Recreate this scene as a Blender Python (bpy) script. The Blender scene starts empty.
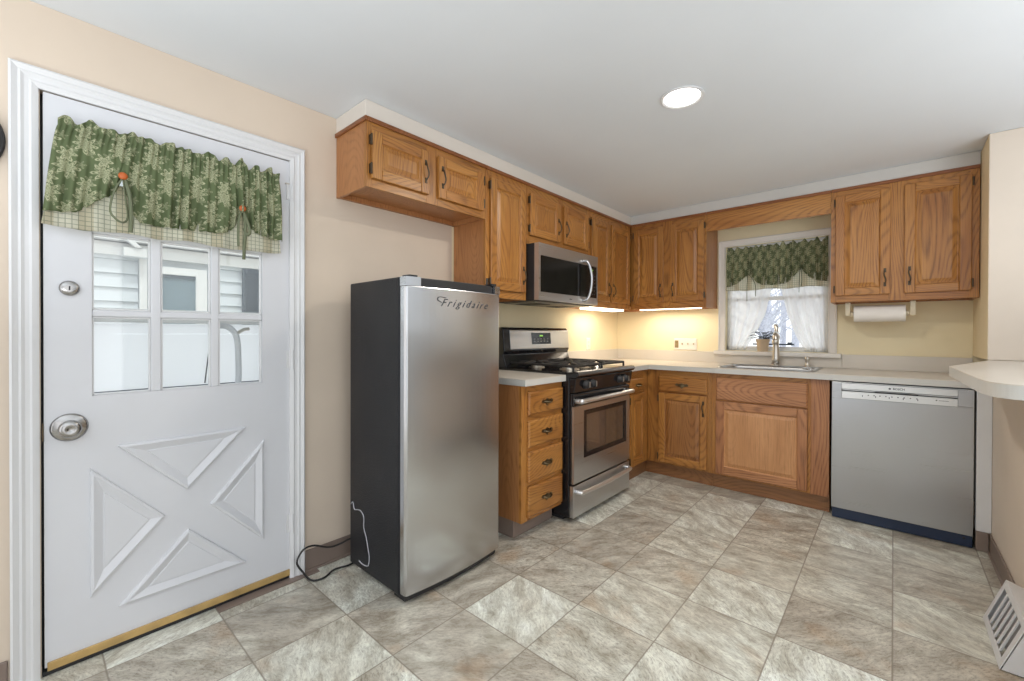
import bpy, math, random
from mathutils import Vector, Matrix
random.seed(7)
SC = bpy.context.scene
COL = SC.collection
PI = math.pi

# ---------------------------------------------------------------- camera
F, YAW, PITCH, ROLL, SY = 430.589, 0.7251, -0.0059, 0.003, -4.6975
cam = bpy.data.cameras.new('camera')
camo = bpy.data.objects.new('camera', cam)
COL.objects.link(camo)
cam.sensor_fit = 'HORIZONTAL'
cam.sensor_width = 36.0
cam.lens = F * 36.0 / 1024.0
cam.shift_y = SY / 1024.0
cam.clip_start = 0.02
cam.clip_end = 200
camo.location = (2.1461, -4.0702, 1.1694)
fw = Vector((-math.sin(YAW) * math.cos(PITCH), math.cos(YAW) * math.cos(PITCH), math.sin(PITCH)))
rt = Vector((math.cos(YAW), math.sin(YAW), 0))
up = rt.cross(fw)
R = Matrix((rt, up, -fw)).transposed()
camo.rotation_euler = (R @ Matrix.Rotation(ROLL, 3, 'Z')).to_euler()
SC.camera = camo

# ---------------------------------------------------------------- world and light
SC.view_settings.view_transform = 'Standard'
SC.view_settings.look = 'None'
SC.view_settings.gamma = 1.0
SC.view_settings.use_curve_mapping = False
SC.view_settings.exposure = 0.45
w = bpy.data.worlds.new('world')
SC.world = w
w.use_nodes = True
w.node_tree.nodes['Background'].inputs[0].default_value = (0.97, 0.98, 1.0, 1)
w.node_tree.nodes['Background'].inputs[1].default_value = 1.25


def area(name, loc, rot, sx, sy, power, color):
    l = bpy.data.lights.new(name, 'AREA')
    l.shape = 'RECTANGLE'
    l.size, l.size_y, l.energy, l.color = sx, sy, power, color
    o = bpy.data.objects.new(name, l)
    o.location, o.rotation_euler = loc, rot
    COL.objects.link(o)
    return o


# daylight outside, and unseen upward lights added to brighten the ceiling
sun = bpy.data.lights.new('sun', 'SUN')
sun.energy, sun.angle, sun.color = 1.1, 0.1, (1.0, 0.98, 0.95)
suno = bpy.data.objects.new('sun', sun)
suno.rotation_euler = (0, math.radians(28), 0)
COL.objects.link(suno)
area('added_ceiling_fill', (1.9, -4.9, 1.15), (PI, 0, 0), 2.2, 1.4, 34, (0.90, 0.95, 1.0))
area('added_ceiling_fill', (3.6, -2.4, 1.15), (PI, 0, 0), 1.2, 2.2, 26, (0.90, 0.95, 1.0))
# strips under the wall cabinets and the recessed lamp in the ceiling
area('strip_light', (0.62, -0.16, 1.372), (0, 0, 0), 0.50, 0.05, 1.5, (1.0, 0.88, 0.70))
area('strip_light', (0.165, -0.66, 1.370), (0, 0, 0), 0.06, 0.34, 1.2, (1.0, 0.88, 0.70))
cl = bpy.data.lights.new('recessed_lamp', 'AREA')
cl.shape = 'DISK'
cl.size = 0.15
cl.energy = 9
cl.color = (1.0, 0.93, 0.82)
clo = bpy.data.objects.new('recessed_lamp', cl)
clo.location = (1.405, -2.05, 2.255)
COL.objects.link(clo)


# ---------------------------------------------------------------- material helpers
class NT:
    def __init__(s, name):
        s.m = bpy.data.materials.new(name)
        s.m.use_nodes = True
        s.t = s.m.node_tree
        s.b = s.t.nodes['Principled BSDF']
        s.out = s.t.nodes['Material Output']

    def n(s, typ, ins=None, **kw):
        nd = s.t.nodes.new(typ)
        for k, v in kw.items():
            setattr(nd, k, v)
        for k, v in (ins or {}).items():
            s.set(nd.inputs[k], v)
        return nd

    def set(s, inp, v):
        if isinstance(v, bpy.types.NodeSocket):
            s.t.links.new(v, inp)
        elif isinstance(v, bpy.types.Node):
            s.t.links.new(v.outputs[0], inp)
        else:
            inp.default_value = v

    def math(s, op, a, b=0.0, c=None):
        nd = s.n('ShaderNodeMath', {0: a, 1: b}, operation=op)
        if c is not None:
            s.set(nd.inputs[2], c)
        return nd.outputs[0]

    def vm(s, op, a, b=None):
        nd = s.n('ShaderNodeVectorMath', {0: a}, operation=op)
        if b is not None:
            s.set(nd.inputs[1], b)
        return nd.outputs[0]

    def ramp(s, fac, stops, interp='LINEAR'):
        nd = s.n('ShaderNodeValToRGB', {0: fac})
        cr = nd.color_ramp
        cr.interpolation = interp
        while len(cr.elements) < len(stops):
            cr.elements.new(0.5)
        for e, (p, c) in zip(cr.elements, stops):
            e.position = p
            e.color = (*c, 1) if len(c) == 3 else c
        return nd.outputs[0]

    def mix(s, fac, a, b, bt='MIX'):
        nd = s.n('ShaderNodeMix', data_type='RGBA', blend_type=bt)
        s.set(nd.inputs[0], fac)
        s.set(nd.inputs[6], a)
        s.set(nd.inputs[7], b)
        return nd.outputs[2]

    def P(s, **kw):
        names = dict(color='Base Color', rough='Roughness', metal='Metallic', normal='Normal', spec='Specular IOR Level',
                     emit='Emission Color', estr='Emission Strength', coat='Coat Weight', coatr='Coat Roughness',
                     aniso='Anisotropic', alpha='Alpha')
        for k, v in kw.items():
            s.set(s.b.inputs[names[k]], v)
        return s

    def bump(s, h, strength=0.2, dist=0.002):
        return s.n('ShaderNodeBump', {'Height': h, 'Strength': strength, 'Distance': dist}).outputs[0]


def S(r, g, b):
    f = lambda v: (v / 255 / 12.92) if v / 255 <= .04045 else ((v / 255 + .055) / 1.055) ** 2.4
    return (f(r), f(g), f(b), 1)


def plain(name, col, rough=0.5, metal=0.0, **kw):
    t = NT(name)
    t.P(color=col, rough=rough, metal=metal, **kw)
    return t.m


def paint(name, col, rough=0.6, var=0.04, scale=2.0, bump=0.08):
    t = NT(name)
    tc = t.n('ShaderNodeTexCoord').outputs['Object']
    n1 = t.n('ShaderNodeTexNoise', {'Vector': tc, 'Scale': scale, 'Detail': 4.0}).outputs[0]
    dark = tuple(c * (1 - var * 2) for c in col[:3])
    lite = tuple(min(1, c * (1 + var * 2)) for c in col[:3])
    c = t.ramp(n1, [(0.3, dark), (0.7, lite)])
    n2 = t.n('ShaderNodeTexNoise', {'Vector': tc, 'Scale': 160.0, 'Detail': 2.0}).outputs[0]
    t.P(color=c, rough=rough, normal=t.bump(n2, bump, 0.001))
    return t.m


def wood(name, axis, dark, mid, light, rough=0.38, ringamt=0.62):
    t = NT(name)
    tc = t.n('ShaderNodeTexCoord').outputs['Object']
    rnd = t.n('ShaderNodeObjectInfo').outputs['Random']
    off = t.n('ShaderNodeCombineXYZ', {0: t.math('MULTIPLY', rnd, 7.0), 1: t.math('MULTIPLY', rnd, 13.0), 2: t.math('MULTIPLY', rnd, 5.0)}).outputs[0]
    v = t.vm('ADD', tc, off)
    sc = [1.0, 1.0, 1.0]
    sc['xyz'.index(axis)] = 0.20
    v1 = t.vm('MULTIPLY', v, tuple(sc))
    low = t.n('ShaderNodeTexNoise', {'Vector': v1, 'Scale': 3.4, 'Detail': 0.8, 'Roughness': 0.4}).outputs[0]
    ring = t.math('SINE', t.math('MULTIPLY', low, 330.0))
    ring = t.math('POWER', t.math('MULTIPLY_ADD', ring, 0.5, 0.5), 2.8)
    sc2 = [1.0, 1.0, 1.0]
    sc2['xyz'.index(axis)] = 0.03
    v2 = t.vm('MULTIPLY', v, tuple(sc2))
    fine = t.n('ShaderNodeTexNoise', {'Vector': v2, 'Scale': 190.0, 'Detail': 3.0, 'Roughness': 0.7}).outputs[0]
    band = t.n('ShaderNodeTexNoise', {'Vector': v1, 'Scale': 9.0, 'Detail': 3.0}).outputs[0]
    c = t.ramp(band, [(0.3, mid[:3]), (0.72, light[:3])])
    gate = t.ramp(fine, [(0.40, (1, 1, 1)), (0.62, (0.25, 0.25, 0.25))])
    fac = t.math('MULTIPLY', t.math('MULTIPLY', ring, ringamt), gate)
    c = t.mix(fac, c, dark)
    pores = t.ramp(fine, [(0.34, (0.72, 0.68, 0.64)), (0.52, (1, 1, 1))])
    c = t.mix(0.65, c, pores, 'MULTIPLY')
    tone = t.math('MULTIPLY_ADD', rnd, 0.14, 0.93)
    c = t.mix(1.0, c, t.n('ShaderNodeCombineXYZ', {0: tone, 1: tone, 2: tone}).outputs[0], 'MULTIPLY')
    t.P(color=c, rough=rough, normal=t.bump(fine, 0.12, 0.001), coat=0.15, coatr=0.3)
    return t.m


OD, OM, OL = S(94, 52, 16), S(164, 106, 48), S(188, 132, 66)
WZ = wood('oak_upright_grain', 'z', OD, OM, OL)
WX = wood('oak_grain_across_back', 'x', OD, OM, OL)
WY = wood('oak_grain_across_left', 'y', OD, OM, OL)
RZ = wood('red_oak_upright_grain', 'z', S(104, 58, 32), S(170, 112, 70), S(192, 134, 90))
RZP = wood('pale_straight_oak', 'z', S(140, 88, 52), S(190, 136, 88), S(206, 152, 104), 0.38, 0.15)
RX = wood('red_oak_level_grain', 'x', S(104, 58, 32), S(176, 120, 76), S(200, 142, 98))
PLY = wood('plywood_side', 'z', S(150, 98, 56), S(170, 114, 68), S(184, 128, 80), 0.45)
DARKTRIM = wood('dark_trim', 'x', S(96, 50, 20), S(132, 76, 36), S(150, 92, 48))
TOEW = wood('toe_board', 'x', S(110, 72, 42), S(142, 96, 58), S(156, 110, 70))

SOFFB = paint('pale_soffit_paint', S(208, 205, 200), 0.8, 0.015)
WALL_L = paint('beige_wall_paint', S(216, 200, 182), 0.7, 0.02)
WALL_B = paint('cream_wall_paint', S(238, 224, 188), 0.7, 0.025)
CREAM = paint('cream_edge_paint', S(244, 226, 188), 0.7, 0.02)
WTRIM = paint('warm_white_trim', S(226, 220, 212), 0.45, 0.01)
WALL_R = paint('warm_wall_paint', S(224, 211, 196), 0.7, 0.025)
NEUT = paint('pale_grey_wall_paint', S(206, 208, 210), 0.7, 0.02)
CEIL_M = paint('ceiling_paint', S(226, 230, 234), 0.8, 0.012, 1.2, 0.15)
SOFF_M = paint('soffit_paint', S(224, 216, 206), 0.8, 0.015)
TRIMW = paint('white_trim_paint', S(221, 221, 222), 0.4, 0.01)
DOORW = paint('white_door_paint', S(216, 217, 221), 0.42, 0.015)
LAM = paint('white_laminate', S(216, 208, 196), 0.3, 0.02, 3.0, 0.02)
LAME = paint('grey_laminate_edge', S(208, 206, 200), 0.35, 0.015)
COVE = paint('taupe_vinyl_base', S(134, 118, 108), 0.5, 0.03)
WPL = plain('white_plastic', S(238, 234, 224), 0.35)
IVORY = plain('ivory_plastic', S(228, 216, 190), 0.35)
CHROME = plain('chrome', (0.8, 0.8, 0.8, 1), 0.12, 1.0)
HANDLE = plain('satin_handle', (0.78, 0.78, 0.78, 1), 0.28, 0.9)
KNOB = plain('worn_chrome', (0.42, 0.41, 0.40, 1), 0.2, 1.0)
NICKEL = plain('brushed_nickel', (0.62, 0.58, 0.52, 1), 0.28, 1.0)
BRONZE = plain('antique_bronze', (0.10, 0.075, 0.05, 1), 0.4, 0.8)
PULLM = plain('aged_brass', (0.22, 0.17, 0.10, 1), 0.33, 1.0)
BRASSH = plain('antique_brass', (0.45, 0.36, 0.22, 1), 0.3, 1.0)
BLACKG = plain('black_gloss_enamel', (0.012, 0.012, 0.014, 1), 0.12)
BLACKM = plain('black_matt_plastic', (0.02, 0.02, 0.022, 1), 0.5)
IRON = plain('cast_iron', (0.025, 0.023, 0.022, 1), 0.55)
NAVY = plain('navy_kick_plate', S(34, 48, 74), 0.4)
DGLASS = plain('dark_oven_glass', (0.012, 0.011, 0.010, 1), 0.10, 0.0, spec=0.25)
PAPER = paint('paper_towel', S(240, 234, 226), 0.9, 0.01, 20, 0.4)
TERRA = paint('beige_clay', S(200, 176, 146), 0.7, 0.03)
SOIL = plain('soil', S(50, 36, 26), 0.95)
LEAF = paint('leaf_green', S(52, 64, 60), 0.5, 0.2, 30)
SIDING = paint('white_siding', S(200, 206, 212), 0.6, 0.01)
OUTW = paint('white_outdoor_paint', S(222, 222, 222), 0.5, 0.01)
SHUT = plain('dark_shutter', S(62, 72, 84), 0.6)
OGL = plain('outdoor_window_glass', S(110, 128, 138), 0.1)
BARK = paint('pale_bark', S(172, 176, 190), 0.9, 0.1, 20)
SNOW = paint('pale_ground', S(214, 216, 220), 0.9, 0.03)
BUTTON = plain('wooden_button', S(190, 96, 40), 0.4)
RIBBON = plain('olive_ribbon', S(104, 110, 84), 0.7)
RED = plain('dark_lettering', (0.05, 0.05, 0.055, 1), 0.35)
LCD = plain('display_glass', (0.01, 0.012, 0.01, 1), 0.1)
LCDG = plain('green_digits', (0.1, 0.3, 0.05, 1), 0.4, estr=0.6, emit=(0.35, 0.7, 0.1, 1))
CORD = plain('black_rubber', (0.015, 0.014, 0.014, 1), 0.45)
BRASSS = paint('worn_brass_strip', S(184, 152, 96), 0.4, 0.12, 12)


def glow(name, col, st):
    t = NT(name)
    t.P(color=(0.9, 0.9, 0.9, 1), emit=col, estr=st)
    return t.m


LAMP = glow('lamp_diffuser', (1.0, 0.95, 0.88, 1), 4.0)
TUBE = glow('strip_diffuser', (1.0, 0.88, 0.68, 1), 3.0)


def steel(name, axis, col=0.56, rough=0.27):
    t = NT(name)
    tc = t.n('ShaderNodeTexCoord').outputs['Object']
    sc = [260.0, 260.0, 260.0]
    sc['xyz'.index(axis)] = 2.0
    v = t.vm('MULTIPLY', tc, tuple(sc))
    n1 = t.n('ShaderNodeTexNoise', {'Vector': v, 'Scale': 1.0, 'Detail': 3.0}).outputs[0]
    r = t.math('MULTIPLY_ADD', n1, 0.12, rough - 0.06)
    n2 = t.n('ShaderNodeTexNoise', {'Vector': tc, 'Scale': 2.5, 'Detail': 2.0}).outputs[0]
    c = t.ramp(n2, [(0.3, (col * .96,) * 3), (0.7, (col * 1.0, col * 1.02, col * 1.06))])
    tg = t.n('ShaderNodeTangent', direction_type='RADIAL', axis='Z')
    t.P(color=c, rough=r, metal=1.0, aniso=0.6, normal=t.bump(n1, 0.02, 0.0002))
    t.set(t.b.inputs['Tangent'], tg.outputs[0])
    return t.m


ST_Y = steel('brushed_steel_left', 'y', 0.60, 0.30)
ST_X = steel('brushed_steel_back', 'x', 0.50, 0.30)
ST_F = steel('brushed_steel_fridge', 'y', 0.60, 0.24)


def black_texture():
    t = NT('black_pebbled_enamel')
    tc = t.n('ShaderNodeTexCoord').outputs['Object']
    n = t.n('ShaderNodeTexNoise', {'Vector': tc, 'Scale': 220.0, 'Detail': 3.0}).outputs[0]
    n2 = t.n('ShaderNodeTexNoise', {'Vector': tc, 'Scale': 5.0, 'Detail': 3.0}).outputs[0]
    r = t.math('MULTIPLY_ADD', n2, 0.25, 0.22)
    t.P(color=(0.012, 0.013, 0.017, 1), rough=r, normal=t.bump(n, 0.9, 0.003), spec=0.4)
    return t.m


BLACKT = black_texture()


def glass(name, refl=0.07, tint=(0.97, 0.985, 0.98, 1)):
    t = NT(name)
    tr = t.n('ShaderNodeBsdfTransparent', {0: tint})
    gl = t.n('ShaderNodeBsdfGlossy', {'Roughness': 0.02})
    mx = t.n('ShaderNodeMixShader', {0: refl, 1: tr.outputs[0], 2: gl.outputs[0]})
    t.t.links.new(mx.outputs[0], t.out.inputs[0])
    return t.m


GLASS = glass('window_glass')


def translucent(name, build, trans=0.35, transp=0.0):
    t = NT(name)
    c = build(t)
    d = t.n('ShaderNodeBsdfDiffuse')
    t.set(d.inputs[0], c)
    tl = t.n('ShaderNodeBsdfTranslucent')
    t.set(tl.inputs[0], c)
    m = t.n('ShaderNodeMixShader', {0: trans, 1: d.outputs[0], 2: tl.outputs[0]})
    if transp:
        tp = t.n('ShaderNodeBsdfTransparent', {0: (1, 1, 1, 1)})
        m = t.n('ShaderNodeMixShader', {0: transp, 1: m.outputs[0], 2: tp.outputs[0]})
    t.t.links.new(m.outputs[0], t.out.inputs[0])
    return t.m


def damask(axis, scale, base, motif):
    def f(t):
        sep = t.n('ShaderNodeSeparateXYZ', {0: t.n('ShaderNodeTexCoord').outputs['Object']})
        u = sep.outputs['XYZ'.index(axis.upper())]
        v = sep.outputs[2]
        vec = t.n('ShaderNodeCombineXYZ', {0: u, 1: v, 2: 0.0}).outputs[0]
        wob = t.n('ShaderNodeTexNoise', {'Vector': vec, 'Scale': 40.0, 'Detail': 2.0}).outputs[1]
        vec2 = t.vm('ADD', vec, t.vm('MULTIPLY', t.vm('SUBTRACT', wob, (.5, .5, .5)), (.012, .012, 0)))
        p = t.vm('MULTIPLY', vec2, (scale, scale, 0))
        masks = []
        for (sh, k, rad, amp, pet) in (((0, 0, 0), 1.0, .27, .10, 8), ((.5, .5, 0), 1.0, .20, .08, 6), ((.25, .1, 0), 2.0, .22, .12, 5)):
            q = t.vm('ADD', t.vm('MULTIPLY', p, (k, k, 0)), sh)
            row = t.math('FLOOR', t.n('ShaderNodeSeparateXYZ', {0: q}).outputs[1])
            q = t.n('ShaderNodeVectorMath', {0: q, 1: t.n('ShaderNodeCombineXYZ', {0: t.math('MULTIPLY', row, 0.5)}).outputs[0]}, operation='ADD').outputs[0]
            fr = t.vm('SUBTRACT', t.vm('FRACTION', q), (.5, .5, 0))
            s2 = t.n('ShaderNodeSeparateXYZ', {0: fr})
            r = t.n('ShaderNodeVectorMath', {0: t.n('ShaderNodeCombineXYZ', {0: s2.outputs[0], 1: s2.outputs[1]}).outputs[0]}, operation='LENGTH').outputs['Value']
            a = t.math('ARCTAN2', s2.outputs[1], s2.outputs[0])
            lim = t.math('MULTIPLY_ADD', t.math('COSINE', t.math('MULTIPLY', a, float(pet))), amp, rad)
            d = t.math('SUBTRACT', lim, r)
            rings = t.math('MULTIPLY_ADD', t.math('SINE', t.math('MULTIPLY', d, 55.0)), 0.5, 0.55)
            m = t.math('MULTIPLY', t.math('GREATER_THAN', d, 0.0), rings)
            masks.append(m)
        m = t.math('MAXIMUM', t.math('MAXIMUM', masks[0], masks[1]), t.math('MULTIPLY', masks[2], 0.55))
        th = t.n('ShaderNodeTexNoise', {'Vector': t.vm('MULTIPLY', vec, (400, 90, 1)), 'Scale': 1.0, 'Detail': 2.0}).outputs[0]
        m = t.math('MULTIPLY', m, t.math('MULTIPLY_ADD', th, 0.9, 0.35))
        m = t.math('MINIMUM', m, 1.0)
        return t.mix(m, base, motif)
    return f


def plaid(axis, scale):
    def f(t):
        sep = t.n('ShaderNodeSeparateXYZ', {0: t.n('ShaderNodeTexCoord').outputs['Object']})
        u = sep.outputs['XYZ'.index(axis.upper())]
        v = sep.outputs[2]
        lines = []
        for c, k in ((u, scale), (v, scale)):
            fr = t.math('FRACT', t.math('MULTIPLY', c, k))
            lines.append(t.math('LESS_THAN', fr, 0.13))
        ln = t.math('MULTIPLY', t.math('MAXIMUM', lines[0], lines[1]), 0.6)
        band = t.math('MULTIPLY', t.math('LESS_THAN', t.math('FRACT', t.math('MULTIPLY', u, scale / 6)), 0.4), 0.35)
        c = t.mix(band, S(236, 234, 220), S(196, 180, 140))
        return t.mix(ln, c, S(120, 130, 104))
    return f


FAB_D = translucent('green_damask_on_door', damask('y', 11.0, S(114, 126, 92), S(218, 216, 182)), 0.30)
FAB_W = translucent('green_damask_on_window', damask('x', 15.0, S(112, 120, 90), S(206, 202, 164)), 0.22)
PLD_D = translucent('plaid_hem_on_door', plaid('y', 62.0), 0.6)
PLD_W = translucent('plaid_hem_on_window', plaid('x', 62.0), 0.45)
SHEER = translucent('white_sheer', lambda t: (0.93, 0.93, 0.93, 1), 0.40, 0.38)


def floor_mat():
    t = NT('stone_look_vinyl_tile')
    tc = t.n('ShaderNodeTexCoord').outputs['Object']
    g = t.vm('MULTIPLY', t.vm('SUBTRACT', tc, (0.116, -3.54, 0)), (1 / .339, 1 / .349, 0))
    cell = t.vm('FLOOR', g)
    fr = t.n('ShaderNodeSeparateXYZ', {0: t.vm('FRACTION', g)})
    wn = t.n('ShaderNodeTexWhiteNoise', {'Vector': t.vm('ADD', cell, (3.3, 8.1, 0))}, noise_dimensions='2D')
    r = wn.outputs[0]
    rs = t.n('ShaderNodeSeparateXYZ', {0: wn.outputs[1]})
    ang = t.math('MULTIPLY_ADD', rs.outputs[0], 2.4, -1.2)
    rot = t.n('ShaderNodeVectorRotate', {0: t.vm('ADD', tc, t.vm('MULTIPLY', cell, (3.1, 5.7, 0))), 'Angle': ang}, rotation_type='Z_AXIS').outputs[0]
    warp = t.n('ShaderNodeTexNoise', {'Vector': rot, 'Scale': 5.0, 'Detail': 4.0}).outputs[1]
    rv = t.vm('ADD', rot, t.vm('MULTIPLY', t.vm('SUBTRACT', warp, (.5, .5, .5)), (.10, .10, 0)))
    vn = t.n('ShaderNodeTexNoise', {'Vector': t.vm('MULTIPLY', rv, (1.0, 2.3, 1)), 'Scale': 6.5, 'Detail': 12.0, 'Roughness': 0.74}).outputs[0]
    blot = t.n('ShaderNodeTexNoise', {'Vector': t.vm('MULTIPLY', rv, (1.0, 1.8, 1)), 'Scale': 4.0, 'Detail': 3.0, 'Roughness': 0.55}).outputs[0]
    sp = t.n('ShaderNodeTexNoise', {'Vector': t.vm('MULTIPLY', rv, (1.0, 2.6, 1)), 'Scale': 48.0, 'Detail': 8.0, 'Roughness': 0.8}).outputs[0]
    tone = t.math('ADD', t.math('MULTIPLY', r, 0.62), t.math('MULTIPLY', t.ramp(blot, [(0.32, (0, 0, 0)), (0.66, (1, 1, 1))]), 0.40))
    base = t.ramp(tone, [(0.0, S(158, 150, 138)[:3]), (0.28, S(177, 170, 158)[:3]), (0.52, S(194, 190, 178)[:3]), (0.78, S(212, 212, 202)[:3]), (1.0, S(230, 232, 226)[:3])])
    vein = t.ramp(vn, [(0.34, (0.60, 0.56, 0.51)), (0.44, (0.86, 0.84, 0.80)), (0.50, (1.02, 1.02, 1.01)), (0.56, (1.20, 1.21, 1.20)), (0.68, (1.42, 1.45, 1.44))])
    c = t.mix(1.0, base, vein, 'MULTIPLY')
    rust = t.n('ShaderNodeTexNoise', {'Vector': rv, 'Scale': 3.4, 'Detail': 4.0}).outputs[0]
    rf = t.math('MULTIPLY', t.ramp(rust, [(0.57, (0, 0, 0)), (0.70, (1, 1, 1))]), 0.42)
    c = t.mix(rf, c, S(184, 150, 114))
    spk = t.ramp(sp, [(0.38, (0.48, 0.44, 0.40)), (0.48, (0.97, 0.97, 0.97)), (0.58, (1.16, 1.16, 1.16))])
    spm = t.math('MULTIPLY_ADD', rs.outputs[1], 0.6, 0.4)
    c = t.mix(spm, c, spk, 'MULTIPLY')
    edge = t.math('MINIMUM', t.math('MINIMUM', fr.outputs[0], t.math('SUBTRACT', 1.0, fr.outputs[0])),
                  t.math('MINIMUM', fr.outputs[1], t.math('SUBTRACT', 1.0, fr.outputs[1])))
    grout = t.ramp(edge, [(0.004, (1, 1, 1)), (0.010, (0, 0, 0))])
    c = t.mix(t.math('MULTIPLY', grout, 0.8), c, S(132, 122, 108))
    h = t.math('SUBTRACT', vn, grout)
    t.P(color=c, rough=t.math('MULTIPLY_ADD', sp, 0.25, 0.22), normal=t.bump(h, 0.18, 0.002), spec=0.45)
    return t.m


FLOOR_M = floor_mat()


# ---------------------------------------------------------------- geometry helpers
def tag(o, label=None, cat=None, group=None, kind=None):
    if label: o['label'] = label
    if cat: o['category'] = cat
    if group: o['group'] = group
    if kind: o['kind'] = kind
    return o


def empty(name, loc, label=None, cat=None, group=None, kind=None):
    o = bpy.data.objects.new(name, None)
    o.location = loc
    o.empty_display_size = 0.05
    COL.objects.link(o)
    return tag(o, label, cat, group, kind)


def origin(o):
    v = Vector((0, 0, 0))
    while o is not None:
        v += Vector(o.location)
        o = o.parent
    return v


class MB:
    def __init__(s):
        s.v, s.f, s.mi, s.cur = [], [], [], 0

    def mat(s, i):
        s.cur = i
        return s

    def face(s, *idx):
        s.f.append(tuple(idx))
        s.mi.append(s.cur)

    def box(s, x0, x1, y0, y1, z0, z1):
        b = len(s.v)
        x0, x1 = min(x0, x1), max(x0, x1)
        y0, y1 = min(y0, y1), max(y0, y1)
        z0, z1 = min(z0, z1), max(z0, z1)
        s.v += [(x, y, z) for z in (z0, z1) for y in (y0, y1) for x in (x0, x1)]
        for q in ((0, 2, 3, 1), (4, 5, 7, 6), (0, 1, 5, 4), (2, 6, 7, 3), (0, 4, 6, 2), (1, 3, 7, 5)):
            s.face(*[b + i for i in q])
        return s

    def loops(s, loops, close=True, cap0=True, cap1=True):
        """skin a list of equal-length vertex loops"""
        b = len(s.v)
        n = len(loops[0])
        for l in loops:
            s.v += [tuple(p) for p in l]
        for i in range(len(loops) - 1):
            for j in range(n if close else n - 1):
                k = (j + 1) % n
                s.face(b + i * n + j, b + i * n + k, b + (i + 1) * n + k, b + (i + 1) * n + j)
        if cap0: s.face(*[b + j for j in reversed(range(n))])
        if cap1: s.face(*[b + (len(loops) - 1) * n + j for j in range(n)])
        return s

    def tube(s, pts, r, seg=8, flat=1.0):
        pts = [Vector(p) for p in pts]
        rs = r if isinstance(r, (list, tuple)) else [r] * len(pts)
        loops = []
        ref = None
        for i, p in enumerate(pts):
            d = (pts[min(i + 1, len(pts) - 1)] - pts[max(i - 1, 0)]).normalized()
            if ref is None:
                ref = Vector((0, 0, 1)) if abs(d.z) < .9 else Vector((1, 0, 0))
            a = d.cross(ref).normalized()
            b = a.cross(d).normalized()
            ref = b
            loops.append([p + a * math.cos(t) * rs[i] + b * math.sin(t) * rs[i] * flat for t in [2 * PI * k / seg for k in range(seg)]])
        return s.loops(loops)

    def lathe(s, prof, c, axis='z', seg=24):
        """prof: list of (radius, height)"""
        c = Vector(c)
        ax = {'x': (Vector((0, 1, 0)), Vector((0, 0, 1)), Vector((1, 0, 0))), 'y': (Vector((0, 0, 1)), Vector((1, 0, 0)), Vector((0, 1, 0))),
              '-y': (Vector((1, 0, 0)), Vector((0, 0, 1)), Vector((0, -1, 0))), 'z': (Vector((1, 0, 0)), Vector((0, 1, 0)), Vector((0, 0, 1)))}[axis]
        loops = [[c + ax[0] * r * math.cos(t) + ax[1] * r * math.sin(t) + ax[2] * h for t in [2 * PI * k / seg for k in range(seg)]] for r, h in prof]
        return s.loops(loops)

    def prism(s, poly, axis, a0, a1):
        def mk(p, a):
            return {'x': (a, p[0], p[1]), 'y': (p[0], a, p[1]), 'z': (p[0], p[1], a)}[axis]
        return s.loops([[mk(p, a0) for p in poly], [mk(p, a1) for p in poly]])

    def build(s, name, mats, parent=None, bevel=0.0, smooth=False, seg=2, solid=0.0):
        o0 = origin(parent) if parent else Vector((0, 0, 0))
        me = bpy.data.meshes.new(name)
        me.from_pydata([tuple(Vector(p) - o0) for p in s.v], [], s.f)
        if not isinstance(mats, (list, tuple)): mats = [mats]
        for m in mats: me.materials.append(m)
        for p, i in zip(me.polygons, s.mi):
            p.material_index = min(i, len(mats) - 1)
            p.use_smooth = smooth
        me.update()
        import bmesh
        bm = bmesh.new()
        bm.from_mesh(me)
        bmesh.ops.recalc_face_normals(bm, faces=bm.faces)
        bm.to_mesh(me)
        bm.free()
        ob = bpy.data.objects.new(name, me)
        if parent: ob.parent = parent
        COL.objects.link(ob)
        if solid:
            md = ob.modifiers.new('solid', 'SOLIDIFY')
            md.thickness = solid
            md.offset = 0
        if bevel:
            md = ob.modifiers.new('bevel', 'BEVEL')
            md.width, md.segments, md.limit_method, md.angle_limit = bevel, seg, 'ANGLE', math.radians(40)
            if not smooth:
                for p in me.polygons: p.use_smooth = False
        return ob


def B(name, mat, parent, box, bevel=0.0, **kw):
    return MB().box(*box).build(name, mat, parent, bevel, **kw)


def struct(o):
    o['kind'] = 'structure'
    return o


def cloth(name, mat, parent, nu, nv, fn, solid=0.0015):
    m = MB()
    for j in range(nv + 1):
        for i in range(nu + 1):
            m.v.append(tuple(fn(i / nu, j / nv)))
    for j in range(nv):
        for i in range(nu):
            a = j * (nu + 1) + i
            m.face(a, a + 1, a + nu + 2, a + nu + 1)
    return m.build(name, mat, parent, smooth=True, solid=solid)


def lerp_pts(pts, x):
    if x <= pts[0][0]: return pts[0][1]
    for (a, b), (c, d) in zip(pts, pts[1:]):
        if x <= c:
            return b + (d - b) * (x - a) / (c - a)
    return pts[-1][1]


def smooth_path(pts, n=6):
    P = [Vector(p) for p in pts]
    out = []
    for i in range(len(P) - 1):
        p0, p1, p2, p3 = P[max(i - 1, 0)], P[i], P[i + 1], P[min(i + 2, len(P) - 1)]
        for k in range(n):
            t = k / n
            out.append(0.5 * ((2 * p1) + (p2 - p0) * t + (2 * p0 - 5 * p1 + 4 * p2 - p3) * t * t + (3 * p1 - p0 - 3 * p2 + p3) * t ** 3))
    out.append(P[-1])
    return out


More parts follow.
